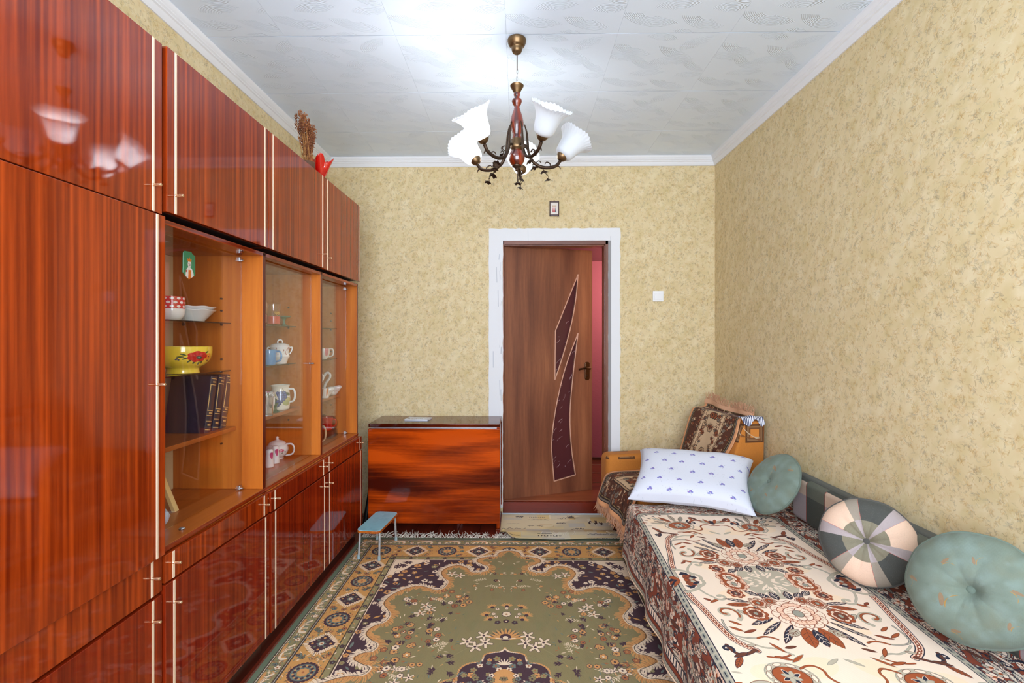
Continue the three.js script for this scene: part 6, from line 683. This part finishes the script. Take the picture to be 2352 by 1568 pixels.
const tPlaidRound = canvasTex(1024, 1024, (g, w) => { const c = w / 2; g.fillStyle = 'rgb(90,92,84)'; g.fillRect(0, 0, w, w); const sect = (a0, a1, r0, r1, col) => { g.fillStyle = col; g.beginPath(); g.arc(c, c, r1, a0, a1); g.arc(c, c, r0, a1, a0, true); g.fill(); };
  const cream = 'rgb(222,190,166)', dark = 'rgb(72,74,70)', mid = 'rgb(150,140,126)', lil = 'rgb(168,156,156)', olive = 'rgb(128,122,102)';
  const outer = [cream, mid, dark, mid, cream, mid, dark, cream, mid, dark, cream, lil], inner = [olive, lil, olive, lil, olive, lil, olive, lil, olive, lil, olive, lil]; const edges = [0]; for (let k = 0; k < 12; k++) edges.push(edges[k] + (k % 2 ? 0.30 : 0.7472)); const o2 = [cream, lil, dark, mid, cream, mid, dark, lil, cream, mid, dark, lil];
  for (let k = 0; k < 12; k++) { const a = edges[k] - 0.42, b = edges[k + 1] - 0.42; sect(a, b, 0, c, o2[k]); sect(a, b, 0, c * 0.46, inner[k]); g.strokeStyle = 'rgba(196,92,84,.8)'; g.lineWidth = 4; if (k % 2 === 0) { g.beginPath(); g.moveTo(c + Math.cos(a) * c * 0.46, c + Math.sin(a) * c * 0.46); g.lineTo(c + Math.cos(a) * c, c + Math.sin(a) * c); g.stroke(); } }
  seed = 3; for (let i = 0; i < 16000; i++) { g.fillStyle = rgba(pick([[255, 245, 235], [30, 30, 30]]), 0.10); g.fillRect(rr(0, w), rr(0, w), rr(1, 4), rr(1, 4)); } });
const tVelvet = canvasTex(1024, 1024, (g, w) => { seed = 19; g.fillStyle = 'rgb(112,126,114)'; g.fillRect(0, 0, w, w); for (let i = 0; i < 260; i++) { const c = pick([[122, 140, 130], [98, 110, 98], [114, 120, 102], [130, 150, 144]]), r = rr(20, 90), x = rr(0, w), y = rr(0, w); const q = g.createRadialGradient(x, y, 0, x, y, r); q.addColorStop(0, rgba(c, 0.4)); q.addColorStop(1, rgba(c, 0)); g.fillStyle = q; g.fillRect(x - r, y - r, 2 * r, 2 * r); }
  for (let i = 0; i < 9000; i++) { g.fillStyle = rgba(pick([[140, 166, 160], [60, 80, 76]]), 0.10); g.fillRect(rr(0, w), rr(0, w), rr(1, 3), rr(2, 7)); }
  for (const [x, y, a, s] of [[690, 500, 0.3, 1.2], [250, 360, 2.4, 0.8], [500, 760, 1.2, 0.8], [820, 230, 1.9, 0.8], [300, 700, 0.2, 0.7], [860, 740, 2.6, 0.8], [420, 160, 0.6, 0.7]]) { g.save(); g.translate(x, y); g.rotate(a); g.scale(s, s); g.fillStyle = 'rgba(170,124,58,.85)'; g.beginPath(); g.moveTo(-70, 20); g.quadraticCurveTo(0, 40, 30, -60); g.quadraticCurveTo(36, 20, -70, 20); g.fill(); g.fillStyle = 'rgba(150,104,70,.6)'; g.beginPath(); g.ellipse(36, 4, 16, 48, 0.2, 0, 7); g.fill(); g.restore(); } });
// a tufted round cushion; axis is its local +z
function roundCushion(name, label, map, pos, normal, spin, R = 0.168, T = 0.052, btn, ribs = 12, sq = 1, axis) {
  const o = thing(name, label, 'cushion', pos); const q = new THREE.Quaternion().setFromUnitVectors(V3(0, 0, 1), V3(...normal).normalize()); o.quaternion.copy(q); o.rotateZ(spin);
  if (axis) { const n = V3(...normal).normalize(), y = V3(...axis); y.addScaledVector(n, -y.dot(n)).normalize(); o.quaternion.setFromRotationMatrix(new THREE.Matrix4().makeBasis(y.clone().cross(n), y, n)); }
  const prof = (r) => { const e = Math.pow(Math.max(0, 1 - Math.pow(r, 2.8)), 0.55), dimple = Math.exp(-Math.pow(r / 0.15, 2)); return T * e * (1 - 0.55 * dimple) * (0.92 + 0.08 * smooth(r, 0.1, 0.6)); };
  const side = (s) => { const P = [], U = [], I = [], nr = 34, na = 96; for (let i = 0; i <= nr; i++) { const r = i / nr, rs = Math.sin(r * Math.PI / 2); for (let k = 0; k <= na; k++) { const a = k / na * Math.PI * 2, pk = 1 - (ribs === 12 ? 0.045 : 0.02) * smooth(rs, 0.05, 0.3) * (1 - smooth(rs, 0.5, 0.95)) * Math.pow(Math.abs(Math.cos(a * ribs / 2)), 8) * 1.5, w = 1 + 0.006 * Math.sin(a * 9) + 0.008 * Math.sin(a * 3 + 1); P.push(Math.cos(a) * rs * R * w, Math.sin(a) * rs * R * w * sq, s * prof(rs) * pk); U.push(0.5 + Math.cos(a) * rs * 0.49, 0.5 + Math.sin(a) * rs * 0.49); } } for (let i = 0; i < nr; i++) for (let k = 0; k < na; k++) { const a = i * (na + 1) + k, b = a + na + 1; s > 0 ? I.push(a, b, b + 1, a, b + 1, a + 1) : I.push(a, b + 1, b, a, a + 1, b + 1); } const g = new THREE.BufferGeometry(); g.setAttribute('position', new THREE.Float32BufferAttribute(P, 3)); g.setAttribute('uv', new THREE.Float32BufferAttribute(U, 2)); g.setIndex(I); g.computeVertexNormals(); return g; };
  const m = cloth(map, { sheen: 0.6, sheenColor: S(200, 210, 205) }); part('front', side(1), m, o); part('back', side(-1), m, o);
  const pip = []; for (let k = 0; k <= 60; k++) { const a = k / 60 * Math.PI * 2, w = 1 + 0.006 * Math.sin(a * 9) + 0.008 * Math.sin(a * 3 + 1); pip.push([Math.cos(a) * R * 1.0 * w, Math.sin(a) * R * w * sq, 0]); } pip.pop(); part('piping', tube(pip, 0.0045, 120, 6, true), btn, o);
  const b = new THREE.SphereGeometry(0.012, 18, 12); b.scale(1, 1, 0.55); b.translate(0, 0, T * 0.46); part('button', b, btn, o); return o;
}
const greenBtn = cloth(tVelvet, { map: null, color: S(110, 126, 114) }), greyBtn = cloth(tPlaid, { map: null, color: S(84, 82, 78) });
roundCushion('round_cushion', 'green velvet round cushion nearest the camera, leaning on the wall', tVelvet, [1.316, 0.606, -1.395], [-0.80, 0.24, 0.55], 0.5, 0.164, 0.074, greenBtn, 10, 0.90, [0.7, -0.6, 0]);
roundCushion('round_cushion', 'plaid patchwork round cushion with dark button between the two green ones', tPlaidRound, [1.285, 0.582, -1.775], [-0.62, 0.34, 0.72], 0.2, 0.150, 0.066, greyBtn, 12);
roundCushion('round_cushion', 'green velvet round cushion standing on edge beside the white pillow', tVelvet, [1.282, 0.598, -2.425], [-0.82, 0.54, 0.12], 0.9, 0.162, 0.046, greenBtn, 6);
{ // plaid back bolster along the wall
  const o = thing('back_bolster', 'long plaid back cushion with grey edging lying along the wall behind round cushions', 'bolster', [1.425, 0.43, -1.62]);
  const g = new RoundedBoxGeometry(0.075, 0.212, 1.66, 5, 0.026); g.translate(0, 0.108, 0); const m = metricUV(g, 0.56, 'y', false); m.deleteAttribute('normal'); const sm = mergeVertices(m.clone().deleteAttribute('uv')); m.computeVertexNormals();
  part('cushion', boxGeoSmooth(0.075, 0.212, 1.66, 0.026, 0.56), cloth(tPlaid), o);
  part('edging', merge([boxGeo(-0.012, 0.03, 0.196, 0.222, -0.83, 0.83, { r: 0.010, seg: 3 }), boxGeo(-0.03, 0.03, 0.02, 0.21, -0.838, -0.80, { r: 0.012, seg: 3 }), boxGeo(-0.03, 0.03, 0.02, 0.21, 0.80, 0.838, { r: 0.012, seg: 3 })]), cloth(tPlaid, { map: null, color: S(88, 90, 84) }), o);
}
function boxGeoSmooth(w, h, d, r, size) { const g = new RoundedBoxGeometry(w, h, d, 5, r); g.translate(0, h / 2, 0); const n = g.attributes.normal.clone(), ni = g.index, out = metricUV(g, size, 'y', false); if (!ni) out.setAttribute('normal', n); return out; }
{ // white pillow with little violets, propped on the chair arm
  const t = canvasTex(1024, 1024, (g, w) => { seed = 61; g.fillStyle = 'rgb(212,216,228)'; g.fillRect(0, 0, w, w); const spray = (x, y) => { g.fillStyle = 'rgba(150,150,170,.5)'; for (let k = 0; k < 9; k++) { g.beginPath(); g.ellipse(x + rr(-34, 30), y + rr(-40, 8), rr(2, 5), rr(1.5, 3), rr(0, 3), 0, 7); g.fill(); } for (const [dx, dy] of [[-12, 6], [12, 2], [2, -14]]) { g.fillStyle = 'rgba(96,104,180,.85)'; for (let k = 0; k < 5; k++) { g.beginPath(); g.arc(x + dx + Math.cos(k * 1.2566) * 7, y + dy + Math.sin(k * 1.2566) * 7, 5.2, 0, 7); g.fill(); } g.fillStyle = 'rgb(220,120,150)'; g.beginPath(); g.arc(x + dx, y + dy, 3, 0, 7); g.fill(); } g.strokeStyle = 'rgba(120,130,150,.6)'; g.lineWidth = 2; g.beginPath(); g.moveTo(x, y + 8); g.lineTo(x + rr(-20, 20), y + 34); g.stroke(); }; for (let j = 0; j < 6; j++) for (let i = 0; i < 6; i++) spray(90 + i * 170 + (j % 2) * 85 + rr(-10, 10), 80 + j * 172 + rr(-10, 10)); g.fillStyle = 'rgba(170,176,190,.35)'; for (let i = 0; i < 200; i++) { g.beginPath(); g.ellipse(rr(0, w), rr(0, w), rr(3, 9), rr(2, 4), rr(0, 3), 0, 7); g.fill(); } });
  const o = thing('pillow', 'white pillow printed with tiny violets at the far end of the bed', 'pillow', [0.962, 0.548, -2.665]);
  const U = V3(0.545, -0.012, 0.235).normalize(), Vv = V3(0.085, 0.172, -0.36), nrm = U.clone().cross(Vv).normalize(), V = nrm.clone().cross(U); o.quaternion.setFromRotationMatrix(new THREE.Matrix4().makeBasis(U, V, nrm));
  const w = 0.315, h = 0.218, T = 0.082;
  const face = (s) => { const n = 48, P = [], UV = [], I = []; for (let j = 0; j <= n; j++) for (let i = 0; i <= n; i++) { const u = i / n * 2 - 1, v = j / n * 2 - 1, cu = Math.abs(u), cv = Math.abs(v); const pin = 1 - 0.10 * (1 - cv * cv) * cu * cu, pin2 = 1 - 0.10 * (1 - cu * cu) * cv * cv; const z = T * Math.pow((1 - u ** 4) * (1 - v ** 4), 0.42) * (s > 0 ? 1 : 0.55) + (cu < 0.999 && cv < 0.999 ? 0.003 * Math.sin(u * 9 + v * 4) * (1 - cu) : 0); P.push(u * w * pin, v * h * pin2, s * z + 0.012 * Math.sin(u * 2.2 + 0.6) * cv * cv); UV.push(i / n, j / n); } for (let j = 0; j < n; j++) for (let i = 0; i < n; i++) { const a = j * (n + 1) + i, b = a + n + 1; s > 0 ? I.push(a, a + 1, b + 1, a, b + 1, b) : I.push(a, b + 1, a + 1, a, b, b + 1); } const g = new THREE.BufferGeometry(); g.setAttribute('position', new THREE.Float32BufferAttribute(P, 3)); g.setAttribute('uv', new THREE.Float32BufferAttribute(UV, 2)); g.setIndex(I); g.computeVertexNormals(); return g; };
  const m = cloth(t, { sheen: 0.15, bumpScale: 0.0004 }); part('pillowcase_front', face(1), m, o); part('pillowcase_back', face(-1), m, o);
}
// ───────── armchair in the corner, its throws and what lies on it ─────────
{
  const t = canvasTex(1024, 1024, (g, w) => { seed = 29; g.fillStyle = 'rgb(190,118,44)'; g.fillRect(0, 0, w, w); for (let i = 0; i < 6000; i++) { g.fillStyle = rgba(pick([[214, 140, 58], [166, 98, 34], [200, 126, 50]]), 0.3); g.fillRect(rr(0, w), rr(0, w), rr(1, 4), rr(4, 16)); } g.lineCap = 'round';
    for (const [x, y, s] of [[150, 180, 100], [700, 120, 70], [470, 470, 110], [860, 620, 90], [150, 760, 90], [600, 860, 100]]) { for (const [k, c] of [[1, 'rgba(84,50,26,.9)'], [0.8, 'rgba(150,116,80,.8)'], [0.62, 'rgba(110,66,30,.9)'], [0.46, 'rgba(206,130,54,1)']]) { g.fillStyle = c; g.fillRect(x - s * k, y - s * k * 0.9, s * 2 * k, s * 1.8 * k); } g.strokeStyle = 'rgba(196,176,150,.8)'; g.lineWidth = 5; for (let i = 0; i < 5; i++) { g.beginPath(); g.moveTo(x - s * 1.5 + i * 8, y - s * 0.9 + i * 10); g.quadraticCurveTo(x - s * 0.5, y + s * 0.5 - i * 8, x + s * 0.5, y + s * 0.35 + i * 8); g.stroke(); } g.strokeStyle = 'rgba(120,74,36,.8)'; for (let i = 0; i < 7; i++) { g.beginPath(); g.moveTo(x - s * 1.7, y - s * 0.2 + i * 9); g.quadraticCurveTo(x - s * 0.6, y + s * 0.8 - i * 10, x + s * 0.7, y + s * 0.5 + i * 5); g.stroke(); } } });
  const up = cloth(t), o = thing('armchair', 'orange upholstered armchair with rectangle motifs in the far right corner', 'armchair', [1.035, 0, -3.07], 10 * RAD);
  const bx = (n, x0, x1, y0, y1, z0, z1, r = 0.03) => part(n, (() => { const g = new RoundedBoxGeometry(x1 - x0, y1 - y0, z1 - z0, 4, r); g.translate((x0 + x1) / 2, (y0 + y1) / 2, (z0 + z1) / 2); const nn = g.attributes.normal.clone(), ni = g.index, q = metricUV(g, 0.62, 'y'); if (!ni) q.setAttribute('normal', nn); return q; })(), up, o);
  bx('base', -0.37, 0.30, 0.07, 0.29, -0.27, 0.27, 0.015); bx('seat_cushion', -0.39, 0.16, 0.285, 0.415, -0.255, 0.255, 0.04);
  bx('arm', -0.39, 0.30, 0.07, 0.530, -0.42, -0.258, 0.045); bx('arm', -0.22, 0.28, 0.07, 0.500, 0.258, 0.365, 0.045);
  const prof = new THREE.Shape([V2(0.085, 0.30), V2(0.12, 0.42), V2(0.255, 0.805), V2(0.275, 0.828), V2(0.350, 0.828), V2(0.368, 0.805), V2(0.352, 0.10), V2(0.12, 0.10)]); const bg = new THREE.ExtrudeGeometry(prof, { depth: 0.56, bevelEnabled: true, bevelSize: 0.014, bevelThickness: 0.014, bevelSegments: 3 }); bg.translate(0, 0, -0.28); part('back', toCreased(metricUV(bg, 0.62, 'y')), up, o);
  for (const x of [-0.32, 0.26]) for (const z of [-0.30, 0.30]) { const g = cyl(0.022, 0.016, 0.07, 14); g.translate(x, 0.035, z); part('leg', g, M.plinth, o); }
  // throw texture
  const tT = canvasTex(768, 1280, (g, w, h) => { seed = 37; const C = { brown: [84, 44, 26], dk: [44, 26, 20], cream: [206, 176, 140], tan: [176, 142, 108], rust: [140, 72, 36], grey: [120, 110, 98], salmon: [222, 160, 112] }; const f = (c, a = 1) => { g.fillStyle = rgba(c, a); }; f(C.salmon); g.fillRect(0, 0, w, h); f(C.dk); g.fillRect(34, 34, w - 68, h - 68); f(C.grey); g.fillRect(40, 40, w - 80, h - 80); f(C.dk); g.fillRect(52, 52, w - 104, h - 104); g.strokeStyle = 'rgb(214,180,110)'; g.lineWidth = 7; g.setLineDash([5, 9]); g.strokeRect(66, 66, w - 132, h - 132); g.setLineDash([]); f(C.brown); g.fillRect(76, 76, w - 152, h - 152);
    const fl = (x, y, r, c, d) => { f(d); for (let k = 0; k < 6; k++) { g.beginPath(); g.arc(x + Math.cos(k * 1.047) * r * 0.7, y + Math.sin(k * 1.047) * r * 0.7, r * 0.5, 0, 7); g.fill(); } f(c); for (let k = 0; k < 6; k++) { g.beginPath(); g.arc(x + Math.cos(k * 1.047) * r * 0.62, y + Math.sin(k * 1.047) * r * 0.62, r * 0.36, 0, 7); g.fill(); } f(d); g.beginPath(); g.arc(x, y, r * 0.25, 0, 7); g.fill(); }, lf = (x, y, a, L, ww, c) => { g.save(); g.translate(x, y); g.rotate(a); f(c); g.beginPath(); g.moveTo(0, 0); g.quadraticCurveTo(L / 2, ww, L, 0); g.quadraticCurveTo(L / 2, -ww, 0, 0); g.fill(); g.restore(); };
    for (let k = 0; k < 520; k++) { let x = rr(84, w - 84), y = rr(84, h - 84); if (x > 196 && x < w - 196 && y > 196 && y < h - 196) continue; rnd() < 0.4 ? fl(x, y, rr(12, 24), pick([C.tan, C.grey, C.cream, C.rust]), pick([C.dk, C.brown])) : lf(x, y, rr(0, 6), rr(24, 60), rr(6, 12), pick([C.dk, C.tan, C.cream, C.rust, C.grey])); }
    f(C.dk); g.fillRect(196, 196, w - 392, h - 392); f(C.tan); g.fillRect(202, 202, w - 404, h - 404); f(C.dk); g.fillRect(212, 212, w - 424, h - 424); f(C.cream); g.fillRect(217, 217, w - 434, h - 434);
    for (const sx of [0, 1]) for (const sy of [0, 1]) { g.save(); g.translate(sx ? w : 0, sy ? h : 0); g.scale(sx ? -1 : 1, sy ? -1 : 1); for (let k = 0; k < 46; k++) { const q = rr(0, 1); const x = 235 + Math.abs(Math.sin(q * 9)) * 60, y = 240 + q * 390; rnd() < 0.35 ? fl(x, y, rr(12, 24), pick([C.tan, C.rust, C.grey]), C.dk) : lf(x, y, rr(0, 6), rr(20, 54), rr(5, 10), pick([C.dk, C.brown, C.rust, C.grey])); } g.strokeStyle = 'rgb(84,44,26)'; g.lineWidth = 6; for (let k = 0; k < 5; k++) { g.beginPath(); g.arc(270, 290 + k * 74, 26, 0.4, 4.6); g.stroke(); } fl(w / 2 - 20, 300, 44, C.rust, C.dk); fl(w / 2, h / 2 - 150, 38, C.tan, C.dk); for (let k = 0; k < 8; k++) lf(w / 2, h / 2 - 150, -1.57 + (k - 4) * 0.25, 90, 11, k % 2 ? C.dk : C.rust); g.restore(); } });
  const tm = cloth(tT, { sheen: 0.3 }), hemM = std({ color: S(206, 158, 124), roughness: 0.95 });
  // polyline paths in the chair's frame; the sheet is swept across z
  const along = (pts) => { const L = [0]; for (let i = 1; i < pts.length; i++) L.push(L[i - 1] + Math.hypot(pts[i][0] - pts[i - 1][0], pts[i][1] - pts[i - 1][1])); return (t) => { const d = t * L[L.length - 1]; let i = 1; while (i < L.length - 1 && L[i] < d) i++; const k = (d - L[i - 1]) / (L[i] - L[i - 1]); return [lerp(pts[i - 1][0], pts[i][0], k), lerp(pts[i - 1][1], pts[i][1], k)]; }; };
  const rounded = (pts) => { const c = new THREE.CatmullRomCurve3(pts.map(([x, y]) => V3(x, y, 0)), false, 'centripetal'), q = c.getSpacedPoints(120).map((p) => [p.x, p.y]); return along(q); };
  seed = 100;
  const st = thing('throw_rug', 'brown and cream tasselled throw spread over the armchair seat', 'throw', [1.035, 0, -3.07], 10 * RAD);
  const sp = rounded([[0.10, 0.423], [0.0, 0.424], [-0.2, 0.423], [-0.36, 0.421], [-0.402, 0.405], [-0.420, 0.36], [-0.436, 0.30], [-0.450, 0.245]]);
  const sf = (s, q) => { const [x, y] = sp(q), z = lerp(-0.25, 0.252, s), k = smooth(q, 0.7, 1); return [x - 0.012 * k * Math.sin(s * 15) - k * 0.014, y + 0.004 * Math.sin(s * 20 + q * 6) * (1 - k) * 0.4 - k * 0.028 * s - k * 0.01 * Math.sin(s * 9), z]; };
  part('cloth', sheet((s, q) => sf(s, q), 50, 60, 0.005, (s, q) => [s, 0.62 - q * 0.62]), tm, st);
  const row = []; for (let k = 0; k <= 170; k++) row.push([sf(k / 170, 1), [-0.15 + rr(-0.2, 0.2), -1, rr(-0.25, 0.25)]]); const fr = part('fringe', fringe(row, 0.060, 0.0019, 0.35), hemM, st); fr.userData.kind = 'stuff';
  const bt = thing('throw_rug', 'brown and cream throw draped over the armchair back, fringe up on top', 'throw', [1.035, 0, -3.07], 10 * RAD);
  const bp = rounded([[0.02, 0.432], [0.085, 0.44], [0.122, 0.50], [0.176, 0.66], [0.230, 0.805], [0.254, 0.845], [0.284, 0.849], [0.316, 0.849], [0.334, 0.851], [0.342, 0.872], [0.346, 0.894]]);
  const bf = (s, q) => { const [x, y] = bp(q), k = smooth(q, 0.86, 1), m = Math.sin(q * 3.14); const z = lerp(-0.275, 0.235 - 0.035 * Math.sin(q * 7) * m, s); return [x + 0.006 * Math.sin(s * 12 + q * 5) * m + 0.010 * k * Math.sin(s * 13), y + 0.003 * Math.sin(s * 16) * m - k * 0.028 * (s - 0.2) + 0.006 * k * Math.sin(s * 9), z]; };
  part('cloth', sheet(bf, 50, 90, 0.005, (s, q) => [1 - s, q]), tm, bt);
  const row2 = []; for (let k = 0; k <= 170; k++) row2.push([bf(k / 170, 1), [rr(-0.2, 0.7), 1, rr(-0.5, 0.5)]]); const fr2 = part('fringe', fringe(row2, 0.05, 0.0019, 0.8), hemM, bt); fr2.userData.kind = 'stuff';
  part('hem', sheet((s, q) => { const p = bf(s, 0.955 + q * 0.045); return [p[0] - 0.008, p[1] + 0.002, p[2]]; }, 50, 4, 0.003), hemM, bt);
  const tS = canvasTex(128, 128, (g) => { g.fillStyle = 'rgb(232,234,242)'; g.fillRect(0, 0, 128, 128); g.fillStyle = 'rgb(50,62,110)'; for (let k = 0; k < 4; k++) g.fillRect(k * 32, 0, 15, 128); });
  const sc = single('striped_cloth', sheet((s, q) => { const z = lerp(0.243, 0.302, q), x = lerp(0.235, 0.375, s); return [x, 0.861 - 0.004 * Math.sin(s * 8) - (q > 0.6 ? (q - 0.6) * 0.075 * (1 + 0.5 * Math.sin(s * 9)) : 0) + 0.006 * Math.sin(s * 14) * q, z]; }, 30, 16, 0.004, (s, q) => [s * 3 + q * 0.6, q]), cloth(tS), 'blue and white striped cloth peeping out on the armchair back', 'cloth'); sc.position.set(1.035, 0, -3.07); sc.rotation.y = 10 * RAD;
}
function toCreased(g) { return g; }
{ // black pole leaning in the gap beside the table
  const g = taperTube([[0, 0, 0], [0.03, 0.30, -0.06], [0.06, 0.62, -0.10]], 0.018, 0.014, 10, 12); const m = single('black_pole', g, M.black, 'black pole leaning in the gap between the cabinets and the folded table', 'pole'); m.position.set(-1.10, 0.0, -3.40);
}
renderer.render(scene, camera);
